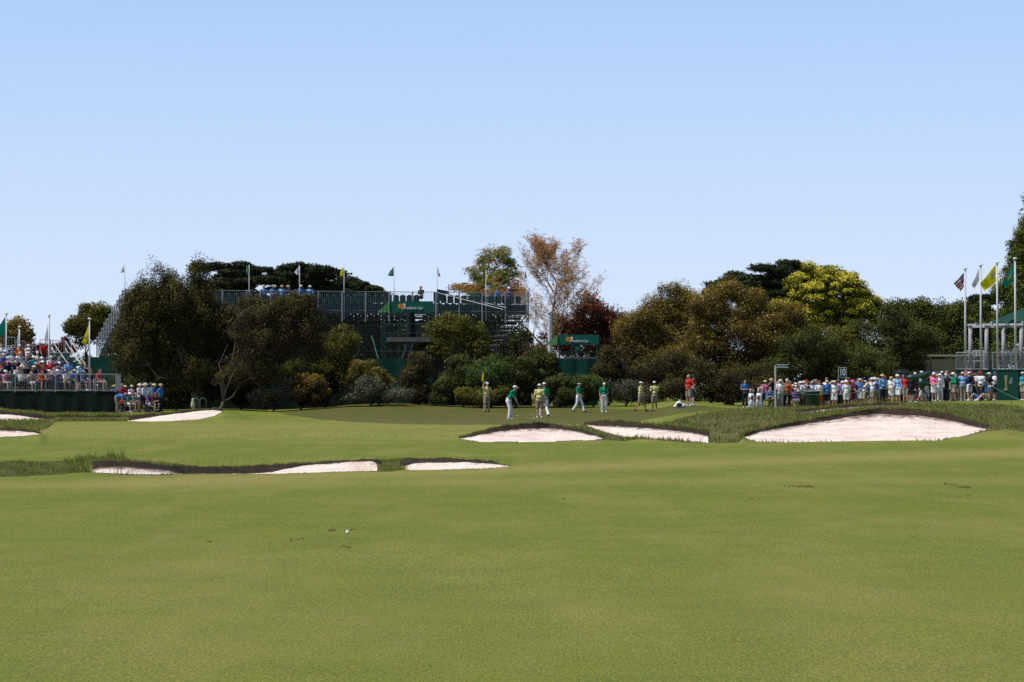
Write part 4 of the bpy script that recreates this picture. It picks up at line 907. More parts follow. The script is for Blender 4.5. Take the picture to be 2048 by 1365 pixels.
def stairs(lab, x0, y0, x1, y1, D0, D1, wd, off):
    a = P(x0, y0, D0); b = P(x1, y1, D1); t = empty('aluminium_stairs', (b.x, b.y, b.z-1.0), 0, lab, 'stairs')
    A_ = a-t.location; B_ = b-t.location
    for s in (0, 1):
        o_ = Vector((-wd*s*.5, wd*s, 0)); mb = MB(); 
        for h_ in (0, -.45): mb.bar(A_+o_+Vector((0, 0, h_)), B_+o_+Vector((0, 0, h_)), .028)
        for k_ in range(5): p = A_.lerp(B_, k_/4)+o_; mb.bar(p, p-Vector((0, 0, .95)), .022)
        mb.build('handrail', M('bright_aluminium', (.62, .60, .56), .4, .08, 3, metal=.3), t)
        MB().bar(A_+o_-Vector((0, 0, 1.0)), B_+o_-Vector((0, 0, 1.0)), .06, 4).build('stringer', ALU, t)
    mb = MB()
    for k_ in range(12):
        p = A_.lerp(B_, (k_+.5)/12)-Vector((wd*.25, -wd*.5, 1.0)); mb.box(p, (.26, wd, .04), .3)
    mb.build('treads', PLANK, t); 
    mb = MB()
    for k_ in (0, 3, 6): 
        p = A_.lerp(B_, k_/12)-Vector((0, 0, 1)); mb.bar(p, (p.x, p.y, -t.location.z), .03); mb.bar(p+Vector((-wd*.5, wd, 0)), (p.x-wd*.5, p.y+wd, -t.location.z), .03)
    mb.build('support_posts', ALUD, t)
stairs('aluminium stairs with handrails beside the pole of the yellow flag, right of the other flight', 142, 682, 196, 772, 157, 153.0, 1.1, 0)
stairs('aluminium stairs with handrails just right of the tall narrow white flag', 104, 682, 140, 734, 159, 155, 1.1, 0)
# flags of the left stand
pole(12.5, LZ, 628, 156, .06, 'grey pole flying a large green flag at the left edge', ('green', 633, 668, (-12, 668), (-6, 675), plain, [FM['green']]), 'flagpoles of the left stand')
pole(39, LZ+1, 655, 158, .055, 'pole with a limp white flag beside the large green flag', ('white', 657, 692, (33, 690), (35, 704), plain, [FM['white']]), 'flagpoles of the left stand')
pole(98, LZ+.2, 632, 155, .06, 'pole with a tall narrow white flag left of the aluminium stairs', ('white', 645, 680, (89, 680), (93, 692), plain, [FM['white']]), 'flagpoles of the left stand')
pole(179, LZ-.1, 639, 151.5, .055, 'pole with a drooping bright yellow flag in front of the stairs', ('yellow', 649, 672, (164, 686), (173, 692), blob(.5, .55, .12, .16), [FM['yellow'], FM['grey']]), 'flagpoles of the left stand')
# ------------------------------------------------------------------ right pavilion
PD = 163.0; X0 = PX(1912, PD); X1 = X0+9.5; z0 = gz(1950, PD)-.2; zd = ZP(741, PD); STONE = M('column_grey', (.36, .35, .38), .8, .1, 2)
pv = empty('pavilion', (X0, PD, z0), 0, 'raised viewing pavilion with grey columns, green roof and green fascia at the right edge', 'pavilion')
W_ = X1-X0; h = zd-z0
dirp = Vector((1, -.35, 0)).normalized(); ang = math.atan2(dirp.y, dirp.x)
def PV(s, back, z): return Vector((dirp.x*s-dirp.y*back, dirp.y*s+dirp.x*back, z))
fas = MB(); fas.box(PV(W_/2, 0, h/2), (W_, .06, h), ang); fas.box(PV(W_/2, -.01, h+.02), (W_, .12, .05), ang); fas = fas.build('fascia', M('fascia_green', (.0, .045, .033), .6, .1, .8), pv)
fm = MB(); c = PV(PX(2007, PD)-X0+.15, -.045, ZP(763, PD)-z0)
fm.lathe([(.16, 0), (.15, .06), (.07, .12), (.07, .55), (.11, .8), (.12, .95), (.05, .97)], c+Vector((0, 0, -.6)), 10, 1, .15); fm.build('trophy_emblem', M('emblem_gold', (.42, .33, .12), .5, .25, 6), fas)
fm = MB(); c = PV(PX(2018, PD)-X0+.15, -.045, ZP(768, PD)-z0)
for k_ in range(5): fm.box(c+Vector(((k_-2)*.075, 0, .25-abs(k_-1.5)*.1)), (.035, .012, .5-abs(k_-2)*.12), ang)
fm.build('grey_mark', M('mark_grey', (.30, .36, .36), .6), fas)
dk = MB(); dk.box(PV(W_/2, 3.1, h-.06), (W_, 6.0, .08), ang); dk.build('deck', PLANK, pv)
mb = MB(); n = 8
for i in range(n): rail_panel(mb, PV(W_*i/n+.02, 0, 0), PV(W_*(i+1)/n-.02, 0, 0), h+.08, h+1.16, .07, .010, .022)
mb.build('front_railing', ALU, pv)
BW = M('beam_white', (.62, .62, .64), .5, .06, 2)
for i, s in enumerate((.8, 1.85, 2.95, 4.1, 5.4, 6.8, 8.3)):
    for bck in ((.9,) if i < 7 else (.9,)):
        p = PV(s, bck, h); c_ = MB(); c_.bar(p, p+Vector((0, 0, 2.9+s*.03)), .125, 14); c_.lathe([(.17, 0), (.17, .08), (.13, .1)], p, 12); c_.build('column', STONE, pv, True)
mb = MB()
for bck, dz in ((.75, 0), (1.2, -.12), (4.0, 0)): mb.box(PV(W_/2+.6-.2, bck, h+2.98+dz), (W_-.5, .10, .12), ang)
for i in range(9): p = PV(.75+i*1.05, 2.4, h+3.0); mb.box(p, (.08, 3.4, .10), ang)
mb.build('beams', BW, pv)
rf = MB(); a_ = PV(1.9, .8, h+3.1); b_ = PV(9.8, .8, h+3.3); c_ = PV(9.8, 4.5, h+5.4); d_ = PV(5.6, 4.5, h+4.9)
rf.add([a_, b_, c_, d_]+[p-Vector((0, 0, .06)) for p in (a_, b_, c_, d_)], [(0, 1, 2, 3), (7, 6, 5, 4), (0, 4, 5, 1), (1, 5, 6, 2), (2, 6, 7, 3), (3, 7, 4, 0)]); rf.build('roof', M('roof_green', (.006, .05, .035), .6, .15, 1), pv)
lt = MB()
for i in range(5): lt.ell(PV(1.2+i*1.0, .7, h+3.1), (.07, .07, .05), 8, 5)
lt.build('ceiling_lamps', WHITE, pv, True)
mb = MB()
for s in (5.3, 6.0): mb.box(PV(s, 3.6, h+1.3), (.10, .10, 2.6), ang); 
mb.box(PV(5.65, 3.6, h+2.2), (.7, .08, .35), ang); mb.build('door_frame', M('frame_pale', (.5, .52, .5), .6), pv)
for (s, lab) in ((.55, 'pale slatted bench back behind the railing at the leftmost column'), (2.7, 'pale slatted bench back behind the railing at the third column')):
    p = PV(s+.4, 1.6, h); t = empty('bench', Vector((X0, PD, z0))+p, ang, lab, 'bench', 'benches on the pavilion deck'); mb = MB()
    mb.box((0, 0, 1.28), (1.4, .05, .06)); mb.box((0, 0, 1.02), (1.4, .05, .06))
    for k_ in range(6): mb.box((-.6+k_*.24, 0, 1.15), (.06, .04, .24))
    mb.build('backrest', BW, t); MB().box((0, .3, .62), (1.4, .5, .05)).build('seat', BW, t)
    for k_ in (-.6, .6):
        MB().box((k_, .02, .64), (.06, .06, 1.28)).box((k_, .5, .3), (.06, .06, .6)).build('leg', BW, t)
RD = M('red_metal', (.45, .05, .03), .5)
p = PV(2.75, 1.0, h); t = empty('high_chair', Vector((X0, PD, z0))+p, ang, 'tall metal stool with red seat behind the railing near the yellow flag', 'stool')
mb = MB().box((0, 0, .95), (.4, .36, .05)).build('seat', RD, t)
for s in (-1, 1):
    for q in (-1, 1): MB().bar((s*.15, q*.13, .95), (s*.22, q*.2, 0), .02).build('leg', ALU, t)
MB().bar((-.2, -.18, .3), (.2, -.18, .3), .015).build('footrest', ALU, t)
FP = [(1931, 538, 'usa', 545, 573, (1908, 568), (1922, 583), 'flagpole with the red and white striped flag with a blue corner'),
      (1962, 531, 'white', 536, 560, (1944, 570), (1949, 579), 'flagpole with the white flag bearing a faint blue emblem'),
      (1995, 526, 'yellow', 529, 564, (1961, 568), (1970, 583), 'flagpole with the large bright yellow flag'),
      (2031, 518, 'teal', 524, 556, (2004, 570), (2013, 576), 'flagpole with the teal green flag before the tall cypress')]
def usa(u, v):
    if u < .42 and v < .54:
        return 1 if (int(u*26)+int(v*13)) % 2 == 0 and int(v*13) % 2 == 0 and False else (2 if not ((int(u*26) % 3 == 1) and (int(v*13) % 2 == 1)) else 1)
    return 0 if int(v*7) % 2 == 0 else 1
for i, (px, top, c, h0, h1, f0, f1, lab) in enumerate(FP):
    D = 163.0-i*.9
    pkk, ml = {'usa': (usa, [FM['red'], FM['white'], FM['navy']]), 'white': ((lambda u, v: 1 if .06 < abs(((u-.55)/.9)**2+(v-.5)**2) < .10 else 0), [FM['white'], FM['mark']]),
      'yellow': (blob(.22, .45, .17, .26), [FM['yellow'], FM['grey']]), 'teal': ((lambda u, v: 1 if abs(v-.5-(u-.45)*.6) < .05 and .2 < u < .7 or abs(v-.5+(u-.45)*.9) < .06 and .3 < u < .6 else 0), [FM['green'], FM['gold']])}[c]
    pole(px, zd-.0, top, D, .078, lab, (c, h0, h1, f0, f1, pkk, ml), 'tall flagpoles of the pavilion')
# ------------------------------------------------------------------ beige building
BD = 184.0; bz = .3; BEI = M('wall_beige', (.27, .235, .18), .9, .08, 1.2); bt = empty('service_building', (PX(1888, BD), BD, bz), 0, 'low flat-roofed beige building with a garage door behind the crowd', 'building')
bw = 5.4; bh = ZP(710, BD)-bz
mb = MB(); mb.box((-.05-1.9, 1.5, bh/2-.2), (2.0, 3, bh-.4)); mb.box((1.6, 1.5, bh/2-.2), (1.2, 3, bh-.4)); mb.box((0.02, 1.5, bh*.76), (2.04, 3, bh*.30)); mb.build('wall', BEI, bt)
MB().box((0, 1.5, bh-.06), (bw+.3, 3.4, .14)).build('roof', M('roof_trim', (.34, .32, .28), .8), bt)
mb = MB(); mb.box((.02, .25, bh*.30), (2.0, .06, bh*.60))
for k_ in range(6): mb.box((.02, .21, bh*.1*k_+.15), (1.96, .02, .03))
mb.build('garage_door', M('door_beige', (.30, .27, .22), .8), bt)
MB().box((.02, .12, bh*.605), (2.0, .3, .06)).build('lintel', M('lintel_dark', (.05, .04, .03), .9), bt)
mb = MB()
for k_ in range(9): mb.box((1.25, -.02, .15+k_*.25), (.38, .05, .2))
mb.build('brick_pier', M('pier_brick', (.22, .17, .13), .9), bt)
# ------------------------------------------------------------------ signs, rope, stakes, bins
SGN = M('sign_green', (.008, .07, .05), .5, .05)
t = empty('number_sign', G(1684.5, 155.5), 0, 'square green sign with white border and the number ten on a green post', 'sign'); x = t.location
zc = ZP(745.5, 155.5)-x.z
MB().box((0, 0, zc/2), (.08, .06, zc)).build('post', SGN, t)
b = MB().box((0, -.05, zc), (.52, .03, .64)).build('panel', SGN, t)
mb = MB()
for s in (-1, 1): mb.box((s*.250, -.071, zc), (.018, .012, .64)); mb.box((0, -.0715, zc+s*.311), (.48, .012, .018))
mb.build('border', WHITE, b)
cu = bpy.data.curves.new('txt', 'FONT'); cu.body = "10"; cu.size = .60; cu.align_x = 'CENTER'; cu.align_y = 'CENTER'; cu.extrude = .004; cu.offset = .006
to = bpy.data.objects.new('txt', cu); COL.objects.link(to); me = bpy.data.meshes.new_from_object(to.evaluated_get(bpy.context.evaluated_depsgraph_get())); bpy.data.objects.remove(to); me.materials.clear()
o = link('numerals', me, WHITE, b); o.rotation_euler = (R(90), 0, 0); o.location = (0, -.075, zc); o.scale = (.62, 1, 1)
t = empty('direction_sign', G(1550.5, 152), 0, 'grey post with a narrow green arm sign at the left end of the crowd', 'sign'); x = t.location; zc = ZP(731, 152)-x.z
MB().box((0, 0, zc/2), (.09, .07, zc)).build('post', POLE, t)
b = MB().box((.42, 0, zc-.05), (.78, .04, .16)).build('arm', SGN, t)
mb = MB().box((.42, -.03, zc+.04), (.78, .02, .025)).box((.42, -.03, zc-.14), (.78, .02, .025))
for k_, w in enumerate((.05, .12, .08, .10, .05, .09)): mb.box((.14+k_*.105, -.026, zc-.05), (w*.7, .012, .05))
mb.build('lettering', WHITE, b)
t = empty('rubbish_bin', G(1624, 152), 0, 'large dark green rubbish bin standing among the crowd', 'bin')
MB().lathe([(.36, 0), (.38, .1), (.44, 1.02), (.46, 1.05)], n=16).build('barrel', M('bin_green', (.012, .035, .022), .5), t, True); MB().lathe([(.47, 1.05), (.47, 1.1), (.3, 1.14), (.02, 1.15)], n=16).build('rim', M('bin_rim', (.1, .14, .12), .5), t, True)
# rope line before the crowd
STK = M('stake_green', (.01, .06, .04), .6); ropep = []
for i, px in enumerate((1530, 1600, 1660, 1720, 1775, 1825, 1880)):
    D = 150.5; g = G(px, D); t = empty('rope_stake', g, 0, 'thin green rope stake in front of the crowd', 'stake', 'rope stakes before the crowd')
    MB().bar((0, 0, 0), (0, 0, .98), .014).build('rod', STK, t); MB().bar((0, 0, .93), (0, 0, 1.0), .024).build('cap', STK, t); ropep.append(g+Vector((0, 0, .96)))
def rope(pts, lab, r=.012):
    q = []
    for a, b in zip(pts[:-1], pts[1:]):
        for k_ in range(8): u = k_/8; q.append(a.lerp(b, u)-Vector((0, 0, .10*math.sin(u*math.pi))))
    q.append(pts[-1]); o = MB().tube(q, [r]*len(q), 5).build('crowd_rope', M('rope_green', (.10, .28, .20), .7), None, True); tag(o, lab, 'rope')
rope(ropep, 'green rope strung along the front of the right hand crowd')
g = G(2023, 118); t = empty('rope_stake', g, 0, 'single thin green stake on the slope below the pavilion', 'stake'); MB().bar((0, 0, 0), (0, 0, .95), .014).build('rod', STK, t); MB().bar((0, 0, .9), (0, 0, .97), .022).build('cap', STK, t)
rope([P(1960, 757, 152), P(2046, 803, 140), P(2110, 815, 132)], 'straight green rope slanting down to the right across the pavilion fascia')
# umbrella, tv camera
t = empty('golf_umbrella', P(1806, 745, 155), 0, 'tilted black umbrella held above the crowd left of the television camera', 'umbrella'); t.rotation_euler = (0, R(14), 0)
MB().lathe([(.62, -.10), (.5, -.02), (.3, .06), (.02, .11), (.02, .10), (.3, .04), (.5, -.04), (.61, -.12)], n=16).build('canopy', M('umbrella_black', (.012, .012, .018), .5), t, True); MB().bar((0, 0, .1), (0, 0, -.75), .012).build('shaft', ALUD, t)
g = G(1842, 138); t = empty('television_camera', g, 0, 'television camera under a glossy dark green rain cover on a black tripod', 'camera'); k_ = 138/F
cov = MB(); GC = M('rain_cover', (.006, .04, .03), .4, .25, 3, spec=.5, bump=1)
cov.tube([(-.80, 0, 1.34), (-.45, 0, 1.36), (-.1, 0, 1.38), (.25, 0, 1.47), (.5, .02, 1.60), (.62, .04, 1.66)], [.12, .15, .13, .19, .13, .05], 10)
cov.tube([(-.15, -.05, 1.15), (.1, -.08, 1.05), (.42, 0, 1.0)], [.13, .19, .10], 9); cov.tube([(0, 0, 1.3), (.05, 0, .9), (.08, 0, .75)], [.2, .2, .12], 9); cov.build('rain_cover', GC, t, True)
mb = MB(); BLK = M('tripod_black', (.01, .01, .012), .5)
for a in range(3): mb.bar((.05, 0, .85), (.05+.55*math.cos(a*2.1+.4), .5*math.sin(a*2.1+.4), .02), .03); mb.bar((.05, 0, .3), (.05+.45*math.cos(a*2.1+.4), .4*math.sin(a*2.1+.4), .18), .02)
mb.build('tripod', BLK, t)
for a in range(3): MB().lathe([(.07, -.03), (.08, 0), (.07, .03)], (.05+.55*math.cos(a*2.1+.4), .5*math.sin(a*2.1+.4), .06), 10, 1, 1).build('wheel', BLK, t, True)
# park fence bits near left trees
t = empty('green_barrier', P(397, 806, 152)-Vector((0, 0, 0)), 0, 'pair of small hooped green barriers under the spiky-topped tree', 'barrier'); t.location = G(397, 152)
for q, s in enumerate((-.35, .1)):
    MB().tube([(s, 0, 0), (s, 0, .75), (s+.08, 0, .85), (s+.28, 0, .85), (s+.36, 0, .75), (s+.36, 0, 0)], [.02]*6, 6).build('hoop', M('hoop_green', (.08, .18, .13), .5), t, True)
t = empty('draped_sheet', G(386, 151), 0, 'pale green-white cloth draped over a post under the spiky-topped tree', 'cloth')
MB().lathe([(.10, .25), (.13, .4), (.11, .6), (.07, .72), (.09, .80), (.02, .86)], n=10, sx=1, sy=.7).build('cloth', M('cloth_pale', (.42, .44, .28), .8, .2, 4, bump=.5), t, True); MB().bar((0, 0, 0), (0, 0, .5), .03).build('post', ALUD, t)
# ------------------------------------------------------------------ golf things
WB = M('ball_white', (.82, .82, .82), .35, .02)
def ball(px, D, lab, grp=None):
    me = MB().ell((0, 0, .0215), (.0215,)*3, 16, 10).mesh('golf_ball', True); o = link('golf_ball', me, WB); g = G(px, D); o.location = g+Vector((0, 0, .002)); tag(o, lab, 'golf ball', grp)
    o.scale = (1.05, 1.05, 1.05); return o
bD = 1.7*F/(1069-HY); ball(695.5, bD, 'white golf ball lying alone on the near fairway'); bb = [o for o in COL.objects if o.name == 'golf_ball'][0]; bb.scale = (1.02, 1.02, 1.02)
for px, D, lab in [(1035, 137, 'white golf ball just right of the putting golfer'), (1064, 140, 'white golf ball between the putting golfer and the pair in yellow and green'), (1068, 129, 'white golf ball at the feet of the yellow-shirted caddie with his back turned')]:
    o = ball(px, D, lab, 'golf balls on the green'); o.scale = (1.25, 1.25, 1.25)
# flagstick
t = empty('flagstick', G(967, 149), 0, 'tall thin flagstick with a furled yellow flag held by the caddie', 'flagstick')
zt = ZP(744, 149)-t.location.z
MB().bar((0, 0, 0), (0, 0, zt), .012).build('stick', M('stick_pale', (.62, .58, .40), .5), t)
MB().tube([(-.02, 0, zt-.04), (-.03, 0, zt-.3), (-.05, 0, zt-.5), (-.03, 0, zt-.62)], [.012, .05, .055, .03], 8).build('flag', FM['yellow'], t, True)
# divots
SOIL = M('divot_soil', (.12, .075, .028), .95, .4, 30, bump=.8)
DV = [(1588, 973, .5, 16, 'faint loose divot crumbs left of the largest divot scatter'), (1615, 973, .4, 34, 'largest scatter of brown divot soil on the right fairway'), (1900, 970, .35, 20, 'brown divot patch at the far right of the fairway'), (1930, 975, .3, 22, 'brown divot patch just right of another at the far right'), (1510, 998, .25, 8, 'single small brown divot below the large scatter'), (1124, 998, .12, 4, 'tiny dark divot fleck in the middle of the fairway'), (662, 1062, .15, 14, 'brown divot crumbs just left of the near golf ball'), (705, 1060, .10, 7, 'tiny brown divot right behind the near golf ball'), (596, 1080, .3, 9, 'faint brown divot marks left of and below the near golf ball'), (417, 1083, .10, 6, 'small brown fleck of soil on the left fairway'), (692, 1093, .25, 8, 'faint brown streak below the near golf ball'), (1965, 998, .9, 14, 'thin line of crumbs along the fairway at the right edge')]
for (px, py, w, n, lab) in DV:
    D = 1.7*F/(py-HY); g = G(px, D); mb = MB(); rr = random.Random(px)
    for _ in range(n):
        x_ = rr.gauss(0, w*.17); y_ = rr.gauss(0, w*.55); s = rr.uniform(.004, .012)*(D/35)**.5
        mb.ell((x_, y_, s*.3), (s*rr.uniform(.8, 1.6), s*rr.uniform(1, 3.2), s*1.0), 6, 4, Matrix.Rotation(rr.uniform(0, 3), 3, 'Z'))
    o = mb.build('divot', SOIL, None); o.location = g; tag(o, lab, 'divot', 'divots on the fairway')
# golf bags
def golf_bag(lab, loc, rz, lean, head):
    t = empty('golf_bag', loc, rz, lab, 'golf bag', 'white golf bags standing by the crowd'); Wm = M('bag_white', (.72, .72, .76), .5, .12, 6); D_ = M('bag_dark', (.03, .02, .03), .6, .3, 6)
    b = MB(); b.tube([(0, 0, .02), (.02, 0, .3), (.04, 0, .6), (.05, 0, .86)], [.16, .17, .15, .155], 12); b.build('body', Wm, t, True)
    MB().ell((-.02, -.15, .35), (.10, .07, .18), 10, 6).ell((.12, -.12, .28), (.06, .08, .16), 10, 6).build('pocket', Wm, t, True); MB().box((.03, -.165, .62), (.12, .02, .26)).box((-.1, -.13, .5), (.03, .03, .4)).build('panel', M('bag_maroon', (.15, .01, .03), .6), t)
    MB().tube([(-.15, -.05, .75), (-.24, -.05, .5), (-.17, -.05, .22)], [.02, .025, .02], 6).build('strap', D_, t, True)
    for s in (-1, 1): MB().bar((s*.08, .1, .75), (s*.28, .42, 0), .012).build('stand_leg', ALUD, t)
    rr = random.Random(head)
    for k in range(7):
        a = k*.9; x_, y_ = .05+.09*math.cos(a), .09*math.sin(a); zz = rr.uniform(.98, 1.14)
        c = MB().bar((x_, y_, .8), (x_, y_, zz), .008, 5); c.ell((x_+.03, y_, zz+.02), (.055, .04, .045), 8, 6); c.build('club', [Wm, M('cover_red', (.35, .03, .06), .6), D_, ALU][k % 4], t, True)
    return t
golf_bag('white golf bag with maroon panel and red headcover, left of the standing pair', G(1501, 139), .2, 0, 1); golf_bag('white and black golf bag, right of the standing pair', G(1517, 139.4), -.3, 0, 2)
t = empty('lying_golf_bag', G(1357, 141.5), .0, 'white golf bag lying on the fringe with its dark opening towards the viewer', 'golf bag')
MB().tube([(0, -.45, .17), (0.02, -.1, .2), (.06, .45, .2)], [.19, .2, .17], 14).build('body', M('bag_white', (.7, .7, .7)), t, True)
MB().ell((0, -.475, .17), (.15, .02, .13), 14, 6).build('opening', M('bag_dark', (.02, .02, .02)), t, True)
MB().ell((.25, -.2, .13), (.14, .3, .12), 10, 6).ell((-.2, -.2, .10), (.1, .25, .1), 10, 6).build('pocket', M('bag_white', (.7, .7, .7)), t, True); MB().tube([(.1, -.35, .34), (.0, 0, .46), (.05, .3, .36)], [.03, .04, .03], 6).build('strap', M('bag_grey', (.35, .35, .4)), t, True)
# ================================================================== PEOPLE
def V3(*a): return Vector(a)
def J0():
    return dict(pel=V3(0, .0, .95), wai=V3(0, -.01, 1.08), che=V3(0, -.01, 1.30), neck=V3(0, .0, 1.47), head=V3(0, -.03, 1.64),
     shL=V3(.185, 0, 1.42), shR=V3(-.185, 0, 1.42), elL=V3(.24, .02, 1.13), elR=V3(-.24, .02, 1.13), wrL=V3(.25, -.07, .89), wrR=V3(-.25, -.07, .89),
     hiL=V3(.09, 0, .93), hiR=V3(-.09, 0, .93), knL=V3(.105, -.03, .50), knR=V3(-.105, -.03, .50), anL=V3(.11, .02, .09), anR=V3(-.11, .02, .09), ft=V3(0, -1, 0), hd=V3(0, -1, 0))
def pose(**k):
    j = J0(); j.update({a: V3(*b) for a, b in k.items()}); return j
POSES = dict(
 stand=pose(), 
 cross=pose(elL=(.26, -.02, 1.15), elR=(-.26, -.02, 1.15), wrL=(-.04, -.23, 1.20), wrR=(.05, -.25, 1.14)),
 bino=pose(elL=(.29, -.16, 1.30), elR=(-.29, -.16, 1.30), wrL=(.07, -.20, 1.57), wrR=(-.07, -.20, 1.57)),
 brow=pose(elL=(.34, -.12, 1.45), wrL=(.10, -.16, 1.68), elR=(-.25, 0, 1.14), wrR=(-.14, -.18, 1.02)),
 hips=pose(elL=(.38, .08, 1.18), elR=(-.38, .08, 1.18), wrL=(.18, -.03, 1.02), wrR=(-.18, -.03, 1.02), anL=(.16, .02, .09), anR=(-.16, .02, .09), knL=(.13, -.03, .5), knR=(-.13, -.03, .5)),
 pocket=pose(elL=(.27, .05, 1.15), elR=(-.27, .05, 1.15), wrL=(.17, -.1, .95), wrR=(-.17, -.1, .95)),
 front=pose(elL=(.23, -.02, 1.14), elR=(-.23, -.02, 1.14), wrL=(.04, -.22, 1.0), wrR=(-.05, -.22, 1.02)),
 putterstand=pose(elL=(.24, -.02, 1.14), wrL=(.05, -.18, .98), elR=(-.25, -.02, 1.14), wrR=(-.24, -.12, .90), anL=(.12, 0, .09), anR=(-.12, .0, .09), head=(0, -.07, 1.62)),
 walk=pose(knL=(.10, -.20, .52), anL=(.10, -.33, .10), knR=(-.10, .06, .49), anR=(-.10, .33, .14), elL=(.24, .08, 1.14), wrL=(.23, .02, .90), elR=(-.24, -.06, 1.14), wrR=(-.20, -.24, 1.0)),
 putt=pose(pel=(0, .08, .92), wai=(0, .02, 1.04), che=(0, -.10, 1.20), neck=(0, -.17, 1.38), head=(0, -.25, 1.50), shL=(.17, -.14, 1.34), shR=(-.17, -.14, 1.34), elL=(.15, -.27, 1.03), elR=(-.15, -.27, 1.03), wrL=(.025, -.36, .82), wrR=(-.03, -.38, .78), hiL=(.09, .08, .91), hiR=(-.09, .08, .91), knL=(.13, -.03, .50), knR=(-.13, -.03, .50), anL=(.14, .03, .09), anR=(-.14, .03, .09)),
 flagman=pose(elR=(-.32, -.12, 1.55), wrR=(-.23, -.18, 1.76), elL=(.22, -.14, 1.22), wrL=(.02, -.22, 1.40)),
 rail=pose(elL=(.26, -.22, 1.20), elR=(-.26, -.22, 1.20), wrL=(.20, -.44, 1.12), wrR=(-.20, -.44, 1.12), che=(0, -.06, 1.29), neck=(0, -.09, 1.45), head=(0, -.14, 1.61), shL=(.185, -.07, 1.4), shR=(-.185, -.07, 1.4)),
 sit=pose(pel=(0, .02, .55), wai=(0, .03, .66), che=(0, .03, .88), neck=(0, .01, 1.05), head=(0, -.03, 1.22), shL=(.185, .02, 1.0), shR=(-.185, .02, 1.0), elL=(.24, -.06, .74), elR=(-.24, -.06, .74), wrL=(.12, -.28, .64), wrR=(-.12, -.28, .64), hiL=(.09, .0, .54), hiR=(-.09, .0, .54), knL=(.12, -.42, .52), knR=(-.12, -.42, .52), anL=(.12, -.44, .09), anR=(-.12, -.44, .09)),
 sitlean=pose(pel=(0, .02, .55), wai=(0, -.02, .66), che=(0, -.12, .84), neck=(0, -.22, .99), head=(0, -.30, 1.14), shL=(.185, -.18, .95), shR=(-.185, -.18, .95), elL=(.17, -.32, .68), elR=(-.17, -.32, .68), wrL=(.04, -.46, .74), wrR=(-.05, -.46, .72), hiL=(.09, .0, .54), hiR=(-.09, .0, .54), knL=(.15, -.42, .52), knR=(-.15, -.42, .52), anL=(.13, -.40, .09), anR=(-.13, -.36, .09)),
 sitbino=pose(pel=(0, .02, .55), wai=(0, .03, .66), che=(0, .03, .88), neck=(0, .01, 1.05), head=(0, -.03, 1.22), shL=(.185, .02, 1.0), shR=(-.185, .02, 1.0), elL=(.28, -.18, .92), elR=(-.28, -.18, .92), wrL=(.07, -.2, 1.15), wrR=(-.07, -.2, 1.15), hiL=(.09, .0, .54), hiR=(-.09, .0, .54), knL=(.12, -.42, .52), knR=(-.12, -.42, .52), anL=(.12, -.38, .09), anR=(-.12, -.44, .09)),
 ground=pose(pel=(0, .02, .14), wai=(0, .08, .26), che=(0, .12, .47), neck=(0, .10, .64), head=(0, .05, .81), shL=(.185, .12, .59), shR=(-.185, .12, .59), elL=(.26, .25, .34), elR=(-.26, .25, .34), wrL=(.24, .34, .09), wrR=(-.24, .34, .09), hiL=(.09, 0, .13), hiR=(-.09, 0, .13), knL=(.16, -.36, .44), knR=(-.14, -.40, .40), anL=(.15, -.66, .10), anR=(-.15, -.74, .09)),
 bend=pose(pel=(0, .10, .93), wai=(0, .0, 1.02), che=(0, -.22, 1.05), neck=(0, -.42, 1.03), head=(0, -.57, .97), shL=(.185, -.36, 1.0), shR=(-.185, -.36, 1.0), elL=(.20, -.42, .72), elR=(-.20, -.42, .72), wrL=(.12, -.5, .50), wrR=(-.12, -.5, .50), hiL=(.09, .10, .91), hiR=(-.09, .10, .91), knL=(.11, .02, .5), knR=(-.11, .02, .5), anL=(.12, .03, .09), anR=(-.12, .03, .09)),
)
def cap_(mb, a, b, ra, rb, n=10, flat=False, sy=1.0):
    a = Vector(a); b = Vector(b)
    mb.bar(a, b, ra, n, rb)
    if not flat: mb.ell(a, (ra, ra, ra), n, 6); mb.ell(b, (rb, rb, rb), n, 6)
def frame_of(j):
    up = (j['neck']-j['pel']).normalized(); rt = (j['shL']-j['shR']).normalized(); fw = rt.cross(up)*-1; return Matrix((rt, fw*-1, up)).transposed()
def torso(mb, j, inf=0.0, pelvis=True, fat=1.0):
    Rm = frame_of(j); up = Rm @ Vector((0, 0, 1))
    f = lambda a, b: j[a].lerp(j[b], .5)
    mb.ell(j['che']+up*.03, (.165+inf, .115*fat+inf, .17), 14, 9, Rm); mb.ell(j['wai']+up*.02, (.145*fat+inf, .112*fat+inf, .16), 14, 9, Rm)
    if pelvis: mb.ell(j['pel'], (.16*fat**.5+inf, .122+inf, .13), 14, 9, Rm)
    cap_(mb, j['shL'], j['shR'], .062+inf, .062+inf); cap_(mb, f('shL', 'shR'), j['neck'], .085+inf*.6, .058+(inf*.5 if inf else 0), 10)
    for s in ('L', 'R'): mb.ell(j['sh'+s], (.068+inf,)*3, 10, 7)
